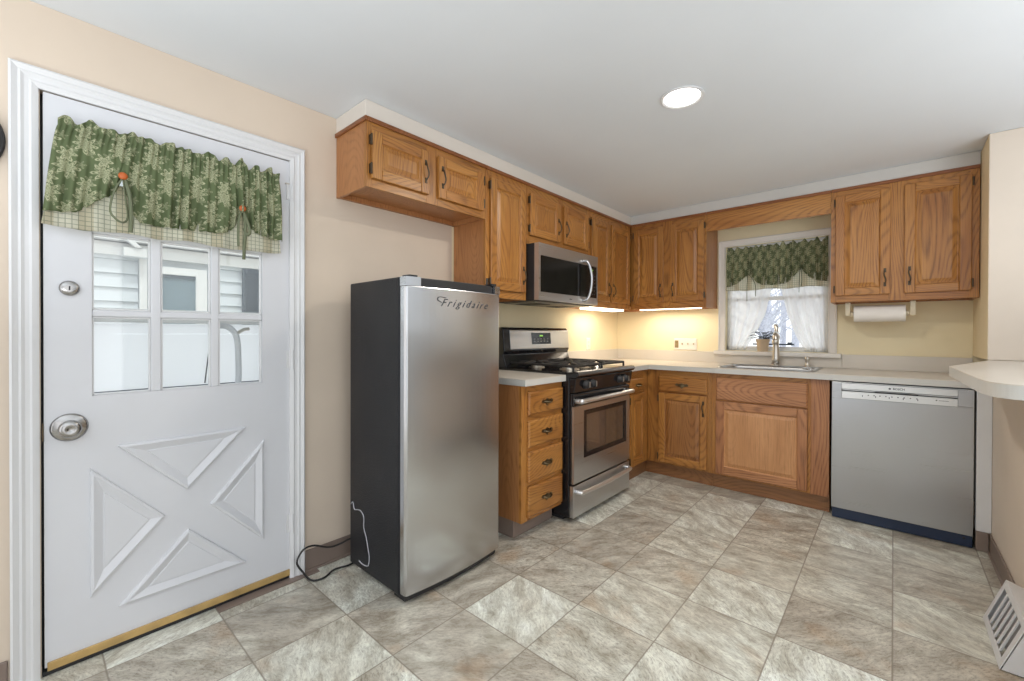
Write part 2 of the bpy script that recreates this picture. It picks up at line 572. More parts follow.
def text_obj(name, txt, mat, parent, pos, size, right, upv, shear=0.0, depth=0.0008, bold=0.0, spacing=1.0, bend=None):
    cu = bpy.data.curves.new(name, 'FONT')
    cu.body, cu.size, cu.shear, cu.extrude, cu.offset = txt, size, shear, depth, bold
    cu.space_character = spacing
    cu.align_x, cu.align_y = 'CENTER', 'CENTER'
    tmp = bpy.data.objects.new(name + '_tmp', cu)
    COL.objects.link(tmp)
    dg = bpy.context.evaluated_depsgraph_get()
    me = bpy.data.meshes.new_from_object(tmp.evaluated_get(dg))
    bpy.data.objects.remove(tmp)
    r, u = Vector(right), Vector(upv)
    M = Matrix((r, u, r.cross(u))).transposed().to_4x4()
    M.translation = Vector(pos) - origin(parent)
    me.transform(M)
    if bend:
        for v_ in me.vertices:
            v_.co.x = bend(v_.co.y + origin(parent).y) + .0006 + (.001 if v_.co.x > pos[0] - origin(parent).x else -.001) - origin(parent).x
    me.materials.clear()
    me.materials.append(mat)
    o = bpy.data.objects.new(name, me)
    o.parent = parent
    COL.objects.link(o)
    return o


# ---------------------------------------------------------------- the room
CEIL = 2.267
REAR, RX1 = -6.2, 4.7
struct(B('floor', FLOOR_M, None, (-0.06, RX1, REAR, 0.0, -0.06, 0.0)))
m = MB().box(-0.12, RX1, REAR, 0.12, CEIL, CEIL + 0.1)
struct(m.build('ceiling', CEIL_M))
# left wall with the door opening
DY0, DY1, DZ1 = -4.038, -3.232, 1.984
m = MB()
m.box(-0.12, 0, REAR, DY0, -0.06, CEIL - .001).box(-0.12, 0, DY1, -2.24, -0.06, CEIL - .001).box(-0.12, 0, DY0, DY1, DZ1, CEIL - .001).box(-.12, -.061, DY0, DY1, -.06, .0)
m.mat(1).box(-0.12, 0, -2.24, 0.12, -0.06, CEIL - .001)  # range stretch coloured cream to carry the under-cabinet strips' warm glow
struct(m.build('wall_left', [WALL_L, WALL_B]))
# back wall with the window opening
WX0, WX1, WZ0, WZ1 = 1.042, 1.772, 1.025, 1.930
m = MB()
m.box(0.001, WX0, 0, 0.12, -0.06, CEIL - .001).box(WX1, RX1, 0, 0.12, -0.06, CEIL - .001)
m.box(WX0, WX1, 0, 0.12, WZ1, CEIL - .001).box(WX0, WX1, 0, 0.12, -0.06, WZ0)
struct(m.build('wall_back', WALL_B))
# short wall that ends the cabinet run, and the knee wall under the bar top
m = MB().box(2.531, RX1, -0.58, -0.001, 1.03, CEIL - .001)
m.mi[4] = 1
struct(m.build('wall_right', [WALL_R, CREAM], bevel=0.004))
m = MB().box(2.545, 2.67, -2.14, -0.001, 0.0, 0.986)
struct(m.build('wall_right_low', WALL_R))
# drywall drop above the wall cabinets
m = MB()
m.box(0.001, 0.292, -3.014, -0.001, 2.184, CEIL - .001)
struct(m.build('wall_soffit_left', SOFF_M, bevel=0.003))
struct(B('wall_soffit_back', SOFFB, None, (0.293, 2.529, -0.300, -0.001, 2.184, CEIL - .001), 0.003))
# unseen far walls of the room, placed and left open to shape steel reflections
struct(B('wall_rear', NEUT, None, (1.62, 3.4, REAR - .12, REAR - .001, -.06, CEIL + .1)))
struct(B('wall_right_far', NEUT, None, (RX1 + .001, RX1 + .12, -3.3, .12, -.06, CEIL + .1)))
# taupe cove base
def cove(name, path_boxes):
    m = MB()
    for b in path_boxes: m.box(*b)
    return struct(m.build(name, COVE, bevel=0.004))
cove('baseboard_left', [(0.0, 0.008, -3.172, -2.262, 0.0, 0.105), (0.0, 0.018, -3.172, -2.262, 0.0, 0.012)])
cove('baseboard_left_far', [(0.0, 0.008, REAR, -4.112, 0.0, 0.105), (0.0, 0.018, REAR, -4.112, 0.0, 0.012)])
cove('baseboard_right', [(2.536, 2.544, -1.445, -0.664, 0.0, 0.105), (2.528, 2.544, -1.445, -0.664, 0.0, 0.010)])
struct(B('trim_2', COVE, None, (0.002, 0.052, -3.54, -3.12, 0.0005, 0.004)))


# mitred casing around an opening, three sides
def casing(name, plane, a0, a1, zt, zb, prof, mat, parent=None):
    """plane 'x': wall x=0 facing +x, a runs along y ; plane 'y': wall y=0 facing -y, a runs along x"""
    m = MB()
    loops = []
    for o, h in prof:
        path = [(a0 + o, zb), (a0 + o, zt - o), (a1 - o, zt - o), (a1 - o, zb)]
        loops.append([((h, a, z) if plane == 'x' else (a, -h, z)) for a, z in path])
    b = len(m.v)
    n = 4
    for l in loops: m.v += l
    for i in range(len(loops) - 1):
        for j in range(n - 1):
            m.face(b + i * n + j, b + i * n + j + 1, b + (i + 1) * n + j + 1, b + (i + 1) * n + j)
    m.face(*[b + i * n for i in range(len(loops))])
    m.face(*[b + i * n + n - 1 for i in range(len(loops))])
    return m.build(name, mat, parent)


PROF = [(0, 0.001), (0, .020), (.006, .024), (.012, .021), (.020, .017), (.026, .019), (.034, .014), (.044, .013), (.050, .016), (.056, .014), (.064, .011), (.066, .010), (.066, 0.001)]
struct(casing('trim_1', 'x', -4.107, -3.177, 2.047, 0.0, PROF, TRIMW))

# ---------------------------------------------------------------- entry door
D = empty('door_1', (0, -3.634, 0.02), kind='structure')
m = MB()
sy0, sy1, sz0, sz1 = -4.031, -3.237, 0.028, 1.978
X0, X1 = -0.040, 0.0
cols = [(-3.914, -3.750), (-3.719, -3.554), (-3.526, -3.359)]
rows = [(0.941, 1.225), (1.249, 1.525), (1.549, 1.826)]
m.box(X0, X1, sy0, cols[0][0], sz0, sz1).box(X0, X1, cols[2][1], sy1, sz0, sz1)
m.box(X0, X1, cols[0][0], cols[2][1], sz0, rows[0][0]).box(X0, X1, cols[0][0], cols[2][1], rows[2][1], sz1)
slab = m.build('slab', DOORW, D)
m = MB()
for a, b in ((cols[0][1], cols[1][0]), (cols[1][1], cols[2][0])):
    m.box(X0 + .004, X1 - .002, a, b, rows[0][0], rows[2][1])
for a, b in ((rows[0][1], rows[1][0]), (rows[1][1], rows[2][0])):
    m.box(X0 + .004, X1 - .003, cols[0][0], cols[2][1], a, b)
m.build('muntin', DOORW, D, bevel=.004)
# glazing beads round each lite
m = MB()
for a, b in cols:
    for c, d in rows:
        for q in ((a, a + .006, c, d), (b - .006, b, c, d), (a, b, c, c + .006), (a, b, d - .006, d)):
            m.box(-.026, -.008, *q)
m.build('glazing_bead', TRIMW, D, bevel=.002)
for a, b in cols:
    for c, d in rows:
        B('pane', GLASS, D, (-.022, -.019, a + .001, b - .001, c + .001, d - .001))
# crossbuck panels: four raised triangles with a moulded edge
for tri in ([(-3.921, .684), (-3.706, .447), (-3.921, .218)], [(-3.851, .752), (-3.424, .752), (-3.637, .530)],
            [(-3.353, .684), (-3.561, .450), (-3.353, .226)], [(-3.634, .372), (-3.422, .152), (-3.846, .152)]):
    P3 = [Vector(p) for p in tri]
    la, lb, lc = (P3[1] - P3[2]).length, (P3[0] - P3[2]).length, (P3[0] - P3[1]).length
    per = la + lb + lc
    inc = (P3[0] * la + P3[1] * lb + P3[2] * lc) / per
    ar = abs((P3[1] - P3[0]).cross(P3[2] - P3[0])) / 2
    inr = 2 * ar / per
    loops = []
    for ins, h in ((0, .0), (.003, .009), (.010, .012), (.017, .009), (.034, .0015), (.037, .0015), (.039, .004)):
        loops.append([(h, *(p + (inc - p) * (ins / inr))) for p in P3])
    MB().loops(loops, cap0=False).build('raised_panel', DOORW, D)
# knob and rose
kn = MB().lathe([(.047, 0), (.048, .004), (.041, .009), (.020, .010), (.014, .013), (.013, .026)], (0.0005, -3.971, .838), 'x', 32).build('knob', KNOB, D, smooth=True)
MB().lathe([(.013, .024), (.024, .030), (.030, .042), (.029, .052), (.020, .058), (.008, .059), (.007, .056), (.001, .056)], (0.0005, -3.971, .838), 'x', 32).build('knob_head', KNOB, kn, smooth=True)
db = MB().lathe([(.026, 0), (.026, .006), (.020, .011), (.010, .012), (.001, .012)], (0.0005, -3.970, 1.321), 'x', 28).build('deadbolt', KNOB, D, smooth=True)
B('keyhole', BLACKM, db, (.0125, .014, -3.972, -3.968, 1.314, 1.328))
for z in (1.838, 1.041, .263):
    h = MB().tube([(0.012, -3.232, z - .045), (0.012, -3.232, z + .045)], .0055, 10)
    h.box(0.0015, .006, -3.256, -3.232, z - .040, z + .040)
    h.build('hinge', TRIMW, D)
B('hook_latch', NICKEL, D, (.001, .010, -3.262, -3.232, 1.868, 1.873))
m = MB().box(0.001, 0.010, sy0 + .006, sy1 - .002, 0.018, 0.046)
m.build('door_sweep', BRASSS, D, bevel=.002)
B('strike_plate', BRONZE, D, (.0005, .004, -4.036, -4.0315, .80, .86))

# stops that close the gap round the door
m = MB()
m.box(-.075, -.0415, DY0 + .0005, DY0 + .018, .017, DZ1 - .001).box(-.075, -.0415, DY1 - .018, DY1 - .0005, .017, DZ1 - .001).box(-.075, -.0415, DY0 + .018, DY1 - .018, DZ1 - .018, DZ1 - .001)
struct(m.build('trim_4', BLACKM))
# threshold in the doorway
struct(B('trim_3', BLACKM, None, (-0.058, 0.0, DY0 + .002, DY1 - .002, 0.001, 0.016)))

# ---------------------------------------------------------------- storm door outside
SD = empty('storm_door', (-.10, -3.63, 0.0), 'white storm door with a solid lower panel right outside the kitchen door', 'storm door')
B('lower_panel', translucent('frosted_white_panel', lambda t: (.95, .96, .97, 1), .75),  SD, (-.115, -.10, -3.95, -3.31, .06, 1.205), .004)
m = MB()
for q in ((-4.03, -3.955, .02, 1.97), (-3.305, -3.24, .02, 1.97), (-3.955, -3.305, 1.92, 1.97), (-3.955, -3.305, .02, .058)):
    m.box(-.118, -.096, *q)
m.build('frame', OUTW, SD, bevel=.003)
MB().box(-.120, -.088, -3.954, -3.306, 1.207, 1.262).build('cross_rail', OUTW, SD, bevel=.004)
B('glass', GLASS, SD, (-.109, -.106, -3.954, -3.306, 1.264, 1.918))
MB().box(-.0985, -.090, -3.92, -3.33, 0.925, .944).build('lower_rail', SHUT, SD, bevel=.003)
bk = MB().tube(smooth_path([(-.088, -3.512, 1.198), (-.088, -3.475, 1.196), (-.088, -3.445, 1.170), (-.088, -3.432, 1.12), (-.088, -3.428, 1.0), (-.088, -3.430, .93)]), .009, 8, 1.4).build('closer_arm', plain('grey_metal', S(215, 216, 220), .5, .0), SD, smooth=True)
MB().tube([(-.088, -3.436, 1.165), (-.088, -3.405, 1.184), (-.088, -3.385, 1.186)], .0075, 8).build('closer_bolt', NICKEL, bk)
MB().tube([(-.090, -3.541, 1.198), (-.090, -3.542, 1.083), (-.090, -3.556, .95)], .0025, 6).build('chain', BLACKM, SD)

# ---------------------------------------------------------------- neighbouring house seen through the door
H = empty('neighbour_house', (-2.7, -3.2, -.3), 'white clapboard house with a grey shuttered window, seen through the door glass', 'house')
m = MB()
m.box(-2.9, -2.66, -5.2, -1.5, -.3, 3.0)
zz = -.3
while zz < 1.80:
    for y0, y1 in ((-5.2, -3.44), (-2.94, -1.5)):
        m.prism([(-2.66, zz), (-2.632, zz), (-2.655, zz + .112), (-2.66, zz + .112)], 'y', y0, y1)
    zz += .115
m.build('siding', SIDING, H)
B('frieze_board', OUTW, H, (-2.659, -2.60, -5.2, -1.5, 1.80, 1.90))
B('soffit_board', OUTW, H, (-2.659, -2.52, -5.2, -1.5, 1.912, 2.0))
B('corner_board', OUTW, H, (-2.659, -2.612, -3.435, -3.385, -.3, 1.798))
m = MB()
m.box(-2.63, -2.52, -3.545, -3.40, 1.79, 1.86)
m.prism([(-3.60, 1.99), (-3.555, 1.99), (-3.43, 1.862), (-3.475, 1.862)], 'x', -2.55, -2.50)
m.build('bracket', OUTW, H, bevel=.004)
wn = MB().box(-2.63, -2.60, -3.37, -3.285, 1.20, 1.74).box(-2.63, -2.60, -3.045, -2.96, 1.2, 1.74).box(-2.63, -2.60, -3.285, -3.045, 1.675, 1.74).box(-2.65, -2.60, -3.37, -2.96, 1.15, 1.2).build('window', OUTW, H, bevel=.003)
B('pane', OGL, wn, (-2.64, -2.625, -3.285, -3.045, 1.2, 1.675))
B('sash_rail', SHUT, wn, (-2.626, -2.610, -3.285, -3.045, 1.645, 1.674))
m = MB().box(-2.63, -2.60, -2.668, -2.50, 1.15, 1.795)
for k in range(22):
    z = 1.18 + k * .027
    m.box(-2.60, -2.59, -2.645, -2.523, z, z + .014)
m.build('shutter', SHUT, H)
struct(B('ground', SNOW, None, (-30, 34, .121, 40, -.5, -.3)))
struct(B('ground', SNOW, None, (-30, -.121, -30, .12, -.5, -.3)))

# ---------------------------------------------------------------- window over the sink
W = empty('window_1', (1.407, 0, 1.02), kind='structure')
WPROF = [(0, 0.001), (0, .020), (.006, .022), (.014, .016), (.044, .012), (.050, .015), (.054, .012), (.054, 0.001)]
casing('window_casing', 'y', 0.987, 1.826, 1.980, 1.024, WPROF, WTRIM, W)
m = MB().box(0.960, 1.856, -.058, .115, .990, 1.0235)
m.build('window_sill', WTRIM, W, bevel=.005)
m = MB()
for q in ((WX0, WX0 + .035, 1.026, WZ1), (WX1 - .035, WX1, 1.026, WZ1), (WX0, WX1, WZ1 - .03, WZ1), (WX0, WX1, 1.026, 1.066), (WX0, WX1, 1.45, 1.485)):
    m.box(q[0] + .001, q[1] - .001, .055, .085, q[2] + .0005, q[3] - .001)
sash = m.build('window_sash', TRIMW, W, bevel=.003)
B('pane', GLASS, sash, (WX0 + .03, WX1 - .03, .068, .071, 1.06, WZ1 - .03))
MB().box(1.246, 1.544, .040, .054, 1.078, 1.090).box(1.50, 1.53, .036, .054, 1.090, 1.102).build('sash_lift', SHUT, sash, bevel=.002)

# bare pale trees beyond the window
def tree(x, y, h, label, seed):
    rnd = random.Random(seed)
    t = empty('bare_tree', (x, y, -.3), label, 'tree', 'bare trees beyond the sink window')
    m = MB().tube(smooth_path([(x, y, -.3), (x + .05, y, h * .3), (x - .08, y + .05, h * .65), (x + .05, y, h)]), [.12 * (1 - i / 19.5) + .01 for i in range(19)], 8)
    m.build('trunk', BARK, t, smooth=True)
    m = MB()
    for k in range(70):
        z0 = rnd.uniform(.15, .95) * h
        a = rnd.uniform(0, 2 * PI)
        L = rnd.uniform(.7, 1.7) * (1.15 - z0 / h)
        p = Vector((x, y, z0))
        pts = [p]
        d = Vector((math.cos(a), math.sin(a), .5))
        for j in range(4):
            d += Vector((rnd.uniform(-.35, .35), rnd.uniform(-.35, .35), rnd.uniform(0, .4)))
            pts.append(pts[-1] + d.normalized() * L / 4)
            if j in (1, 2):
                e = d + Vector((rnd.uniform(-1, 1), rnd.uniform(-1, 1), .4))
                m.tube([pts[-1], pts[-1] + e.normalized() * L * .4], [.012, .004], 4)
        m.tube(pts, [.03, .022, .016, .010, .004], 5)
    m.build('branch', BARK, t)


tree(.15, 6.0, 5.2, 'bare pale tree beyond the sink window, nearer the gap between the sheers', 3)
tree(.9, 8.5, 6.0, 'bare pale tree farther back beyond the sink window', 5)
for i_, (tx, ty) in enumerate(((-.6, 9.5), (-.2, 12.0), (1.5, 11.0), (.45, 14.0), (-1.2, 16.0))):
    tree(tx, ty, 7.5, 'bare pale tree in the row standing far beyond the sink window', 20 + i_)

# ---------------------------------------------------------------- cabinet parts
def fr(plane, face):
    """returns a mapper (a, d, z) -> xyz ; a along the wall, d out of the wall"""
    if plane == 'x':
        return lambda a, d, z: (face + d, a, z)
    return lambda a, d, z: (a, face - d, z)


def bx(m, f, a0, a1, d0, d1, z0, z1):
    p, q = f(a0, d0, z0), f(a1, d1, z1)
    m.box(p[0], q[0], p[1], q[1], p[2], q[2])


def rings(m, f, a0, a1, z0, z1, prof, cap=True):
    loops = []
    for ins, h in prof:
        loops.append([f(a0 + ins, h, z0 + ins), f(a1 - ins, h, z0 + ins), f(a1 - ins, h, z1 - ins), f(a0 + ins, h, z1 - ins)])
    m.loops(loops, cap0=False, cap1=cap)


def cab_door(parent, plane, face, a0, a1, z0, z1, hinge_side, handle='pull', woods=None, panel=None, th=.019, st=.052, handle_z=None, hinges=True):
    f = fr(plane, face)
    WH = (WY if plane == 'x' else WX)
    wv, wh = woods or (WZ, WH)
    m = MB()
    m.mat(0)
    for q in ((a0, a0 + st), (a1 - st, a1)):
        bx(m, f, q[0], q[1], 0.001, th, z0, z1)
    m.mat(1)
    for q in ((z0, z0 + st), (z1 - st, z1)):
        bx(m, f, a0 + st, a1 - st, 0.001, th - .0004, q[0], q[1])
    d = m.build('door', [wv, wh], parent, bevel=.004)
    m = MB()
    rings(m, f, a0 + st - .001, a1 - st + .001, z0 + st - .001, z1 - st + .001, [(0, .015), (.006, .009), (.010, .009), (.032, .0165), (.034, .0165)])
    pn = m.build('raised_panel', panel or wv, d)
    if panel: pn['label'] = 'paler straight-grained oak panel'
    if hinges:
        ah = a0 - .004 if hinge_side == 'lo' else a1 + .004
        for z in (z0 + .045, z1 - .045) if z1 - z0 > .15 else ():
            m = MB()
            bx(m, f, ah - .005, ah + .005, 0.001, .016, z - .022, z + .022)
            p = f(ah, .017, z - .026)
            q = f(ah, .017, z + .026)
            m.tube([p, q], .0045, 8)
            m.build('hinge', BRONZE, d)
    if handle == 'pull':
        ap = a1 - .026 if hinge_side == 'lo' else a0 + .026
        zc = handle_z
        if zc is None: zc = z0 + .105
        half = .046
        pts = []
        for k in range(13):
            t = k / 12
            s = math.sin(t * PI)
            pts.append(f(ap + .0045 * math.sin(t * 2 * PI), th + .004 + .019 * s ** .7, zc - half + 2 * half * t))
        m = MB().tube(pts, [.0028 + .0018 * math.sin(k / 12 * PI) for k in range(13)], 8)
        for zz2 in (zc - half, zc + half):
            c = f(ap, th - .0005, zz2)
            bx(m, f, ap - .007, ap + .007, th - .0005, th + .004, zz2 - .014, zz2 + .014)
        m.build('handle', BRONZE, d, bevel=.002)
    return d


def drawer(parent, plane, face, a0, a1, z0, z1, woods=None, pull=True, th=.019, name='drawer'):
    f = fr(plane, face)
    wh = woods or (WY if plane == 'x' else WX)
    m = MB()
    rings(m, f, a0, a1, z0, z1, [(0, .001), (0, th - .007), (.008, th - .001), (.012, th)])
    bx(m, f, a0 + .001, a1 - .001, .0005, .002, z0 + .001, z1 - .001)
    d = m.build(name, wh, parent)
    if pull:
        ac, zc = (a0 + a1) / 2, (z0 + z1) / 2
        m = MB()
        # pierced backplate
        pl = [(a_ * 1.15, z_ * 1.3) for a_, z_ in [(-.048, 0), (-.036, .010), (-.020, .006), (0, .013), (.020, .006), (.036, .010), (.048, 0), (.034, -.008), (.018, -.008), (0, -.022), (-.018, -.008), (-.034, -.008)]]
        m.loops([[f(ac + a, th - .0003, zc + z) for a, z in pl], [f(ac + a, th + .002, zc + z) for a, z in pl]])
        pts = [f(ac + s * .036, th + .004 + .020 * math.cos(s * PI / 2) ** .6, zc + .002 - .006 * math.cos(s * PI / 2)) for s in [k / 6 - 1 for k in range(13)]]
        m.tube(pts, [.0032 + .002 * math.sin(k / 12 * PI) for k in range(13)], 8)
        m.build('pull', PULLM, d)
    return d


def wall_cab(name, plane, a0, a1, z0, z1, depth, label, doors, face_a=None, sides=(True, True), drop=.028, body_a=None, door_kw=None, trim=True):
    """carcass with open-backed recess under the bottom panel, face frame, top trim, doors"""
    ft = .019
    base = (0.0, (a0 + a1) / 2, z0) if plane == 'x' else ((a0 + a1) / 2, 0.0, z0)
    root = empty(name, base, label, 'wall cabinet')
    f = fr(plane, 0.0)
    b0, b1 = body_a or (a0, a1)
    m = MB()
    bx(m, f, b0 + .0006, b0 + .015, .002, depth - ft - .0005, z0, z1)
    bx(m, f, b1 - .015, b1 - .0006, .002, depth - ft - .0005, z0, z1)
    bx(m, f, b0 + .015, b1 - .015, .002, depth - ft - .0005, z0 + drop, z0 + drop + .012)
    bx(m, f, b0 + .015, b1 - .015, .002, depth - ft - .0005, z1 - .012, z1)
    bx(m, f, b0 + .015, b1 - .015, .002, .008, z0 + drop, z1)
    bx(m, f, b0 + .015, b1 - .015, .002, .020, z0 + .002, z0 + drop)
    m.build('body', PLY, root)
    m = MB()
    xs = sorted([(d[0], d[1]) for d in doors])
    dz0, dz1 = doors[0][2], doors[0][3]
    ov = .008
    WH = (WY if plane == 'x' else WX)
    f0, f1 = face_a or (a0, a1)
    edges = [f0 + .0005] + [e for d in xs for e in (d[0] + ov, d[1] - ov)] + [f1 - .0005]
    m.mat(0)
    for k in range(0, len(edges), 2):
        bx(m, f, edges[k], edges[k + 1], depth - ft, depth, z0, z1 - .001)
    m.mat(1)
    for k in range(1, len(edges) - 1, 2):
        bx(m, f, edges[k], edges[k + 1], depth - ft + .0005, depth - .0003, z0, dz0 + ov)
        bx(m, f, edges[k], edges[k + 1], depth - ft + .0005, depth - .0003, dz1 - ov, z1 - .001)
    m.build('face_frame', [WZ, WH], root, bevel=.001)
    if trim:
        m = MB()
        bx(m, f, f0 + .0005, f1 - .0005, depth + .0005, depth + .011, z1 - .017, z1 + .004)
        if sides[0]:
            bx(m, f, f0 - .010, f0 + .0004, .004, depth + .011, z1 - .017, z1 + .004)
        m.build('top_trim', DARKTRIM, root, bevel=.003)
    for d in doors:
        kw = dict(door_kw or {})
        if len(d) > 5: kw['handle_z'] = d[5]
        cab_door(root, plane, depth, d[0], d[1], d[2], d[3], d[4], **kw) if plane == 'x' else cab_door(root, plane, -depth, d[0], d[1], d[2], d[3], d[4], **kw)
    return root


DU = .294
wall_cab('wall_cabinet', 'x', -3.013, -2.2255, 1.858, 2.18, DU, 'short oak wall cabinet high above the refrigerator', [(-2.990, -2.657, 1.898, 2.124, 'lo', 2.012), (-2.596, -2.255, 1.898, 2.124, 'hi', 2.012)])
wall_cab('wall_cabinet', 'x', -2.2245, -1.8385, 1.390, 2.18, DU, 'tall single-door oak wall cabinet between refrigerator and microwave', [(-2.193, -1.862, 1.438, 2.118, 'lo', 1.55)], sides=(False, False))
wall_cab('wall_cabinet', 'x', -1.8375, -1.0505, 1.776, 2.18, DU, 'short two-door oak wall cabinet right above the microwave', [(-1.814, -1.463, 1.834, 2.116, 'lo', 1.945), (-1.415, -1.076, 1.834, 2.116, 'hi', 1.945)], sides=(False, False))
wall_cab('wall_cabinet', 'x', -1.0495, -0.3155, 1.390, 2.18, DU, 'oak corner wall cabinet between microwave and corner, on the left wall', [(-1.025, -.717, 1.440, 2.116, 'lo', 1.545), (-.691, -.345, 1.440, 2.116, 'hi', 1.545)], sides=(False, False), body_a=(-1.0495, -.002))
wall_cab('wall_cabinet', 'y', .2955, .974, 1.392, 2.18, .302, 'two-door oak wall cabinet in the corner left of the window', [(.330, .612, 1.450, 2.122, 'lo', 1.555), (.672, .957, 1.450, 2.122, 'hi', 1.555)], sides=(False, False), trim=True)
wall_cab('wall_cabinet', 'y', 1.811, 2.527, 1.392, 2.18, .302, 'two-door oak wall cabinet right of the window above the dishwasher', [(1.837, 2.127, 1.436, 2.128, 'lo', 1.545), (2.194, 2.494, 1.436, 2.132, 'hi', 1.545)], sides=(False, False))
# board bridging the window
m = MB().box(.975, 1.810, -.302, -.284, 2.022, 2.178)
vb = empty('valance_board', (1.39, -.30, 2.02), 'long oak board bridging the two wall cabinets above the window', 'board')
m.build('board', WX, vb, bevel=.002)
MB().box(.975, 1.810, -.3135, -.3025, 2.163, 2.1835).build('top_trim', DARKTRIM, vb, bevel=.003)

# ---------------------------------------------------------------- base cabinets
CT0, CT1 = .8755, .914
# drawer base beside the refrigerator
K = empty('base_cabinet', (.3, -2.05, 0), 'narrow oak base cabinet with four drawers, between refrigerator and range', 'base cabinet')
m = MB().box(.004, .585, -2.248, -2.236, .108, .874).box(.004, .585, -1.876, -1.864, .108, .874).box(.004, .012, -2.236, -1.876, .108, .874).box(.012, .585, -2.236, -1.876, .108, .12)
m.build('body', PLY, K)
m = MB()
for q in ((-2.2485, -2.195), (-1.878, -1.8635)):
    m.box(.5855, .604, q[0], q[1], .108, .874)
m.mat(1)
for q in ((.108, .137), (.293, .335), (.491, .533), (.667, .715), (.830, .874)):
    m.box(.5858, .6037, -2.195, -1.878, *q)
m.build('face_frame', [WZ, WY], K, bevel=.001)
for z0, z1 in ((.707, .838), (.525, .675), (.327, .499), (.129, .301)):
    drawer(K, 'x', .604, -2.203, -1.870, z0, z1)
m = MB().box(.004, .535, -2.236, -1.864, 0.001, .107)
m.build('toe_kick', COVE, K, bevel=.004)

# corner base on the left wall
J = empty('base_cabinet', (.3, -.86, 0), 'narrow oak base cabinet right of the range, in the corner', 'base cabinet')
m = MB().box(.004, .585, -1.096, -.004, .108, .874)
m.build('body', PLY, J)
m = MB().box(.5855, .604, -1.096, -.917, .108, .874).box(.5855, .604, -.702, -.6115, .108, .874)
m.mat(1).box(.5858, .6037, -.917, -.702, .108, .134).box(.5858, .6037, -.917, -.702, .682, .712).box(.5858, .6037, -.917, -.702, .80, .874)
m.build('face_frame', [WZ, WY], J, bevel=.001)
drawer(J, 'x', .604, -.955, -.694, .704, .812)
cab_door(J, 'x', .604, -.955, -.694, .124, .688, 'lo', handle=None, st=.05)
MB().box(.004, .575, -1.096, -.004, .001, .107).build('toe_kick', TOEW, J)

# run under the window
I = empty('base_cabinet', (.86, -.3, 0), 'oak base cabinet with one drawer and a dark panelled door, left of the sink base', 'base cabinet')
MB().box(.6055, 1.114, -.592, -.004, .108, .874).build('body', PLY, I)
m = MB().box(.6055, .712, -.611, -.5925, .108, .874).box(1.075, 1.1145, -.611, -.5925, .108, .874)
m.mat(1).box(.712, 1.075, -.6107, -.5925, .108, .134).box(.712, 1.075, -.6107, -.5925, .680, .712).box(.712, 1.075, -.6107, -.5925, .814, .874)
m.build('face_frame', [WZ, WX], I, bevel=.001)
drawer(I, 'y', -.611, .704, 1.083, .702, .822)
DZ = wood('darker_oak', 'z', S(92, 54, 24), S(152, 100, 52), S(172, 120, 68))
cab_door(I, 'y', -.611, .704, 1.083, .124, .688, 'lo', woods=(WZ, WX), handle_z=.59)
for ch in I.children:
    if ch.name.startswith('door'):
        for c2 in ch.children:
            if c2.name.startswith('raised_panel'):
                c2.data.materials[0] = DZ
                c2['label'] = 'darker oak door panel'
MB().box(.5765, 1.114, -.575, -.004, .001, .107).build('toe_kick', TOEW, I)

Sk = empty('base_cabinet', (1.47, -.3, 0), 'wide oak sink base with a false drawer front and one big door', 'base cabinet')
MB().box(1.1155, 1.838, -.592, -.580, .108, .874).box(1.1155, 1.128, -.580, -.004, .108, .874).box(1.826, 1.838, -.580, -.004, .108, .874).box(1.128, 1.826, -.58, -.004, .108, .12).build('body', PLY, Sk)
m = MB().box(1.1155, 1.155, -.611, -.5925, .108, .874).box(1.712, 1.7375, -.611, -.5925, .108, .874)
m.mat(1).box(1.155, 1.712, -.6107, -.5925, .108, .134).box(1.155, 1.712, -.6107, -.5925, .660, .685).box(1.155, 1.712, -.6107, -.5925, .832, .874)
m.build('face_frame', [WZ, WX], Sk, bevel=.001)
MB().box(1.738, 1.838, -.6135, -.5925, .108, .874).build('filler_stile', RZ, Sk, bevel=.002)
drawer(Sk, 'y', -.611, 1.147, 1.721, .674, .840, woods=RX, pull=False, name='false_front')
cab_door(Sk, 'y', -.611, 1.147, 1.721, .122, .666, 'lo', handle=None, woods=(RZ, RX), panel=RZP, st=.058, hinges=False)
MB().box(1.1155, 1.838, -.575, -.004, .001, .107).build('toe_kick', TOEW, Sk)

# white end panel beyond the dishwasher
EP = empty('end_panel', (2.51, -.65, 0), 'white painted filler panel between dishwasher and low wall', 'panel')
MB().box(2.486, 2.5440, -.655, -.60, .106, .874).build('panel', TRIMW, EP, bevel=.003)
MB().box(2.486, 2.5350, -.660, -.60, .001, .105).build('base_strip', COVE, EP, bevel=.004)

# ---------------------------------------------------------------- countertops
def counter(name, poly, label, extra=None):
    c = empty(name, (poly[0][0], poly[0][1], CT0), label, 'countertop')
    m = MB().prism(poly, 'z', CT1 - .004, CT1)
    m.mat(1).prism(poly, 'z', CT0, CT1 - .0041)
    m.build('slab', [LAM, LAME], c, bevel=.002)
    return c


c1 = counter('countertop', [(.002, -2.253), (.636, -2.253), (.636, -1.862), (.002, -1.862)], 'small white laminate countertop over the four-drawer cabinet')
MB().box(.002, .020, -2.252, -1.862, .9145, 1.012).build('backsplash', LAM, c1, bevel=.003)
c2 = counter('countertop', [(.002, -1.097), (.636, -1.097), (.636, -.652), (1.150, -.652), (1.150, -.545), (1.150, -.100), (1.150, -.002), (.002, -.002)], 'long white laminate countertop running from the range round the corner past the sink')
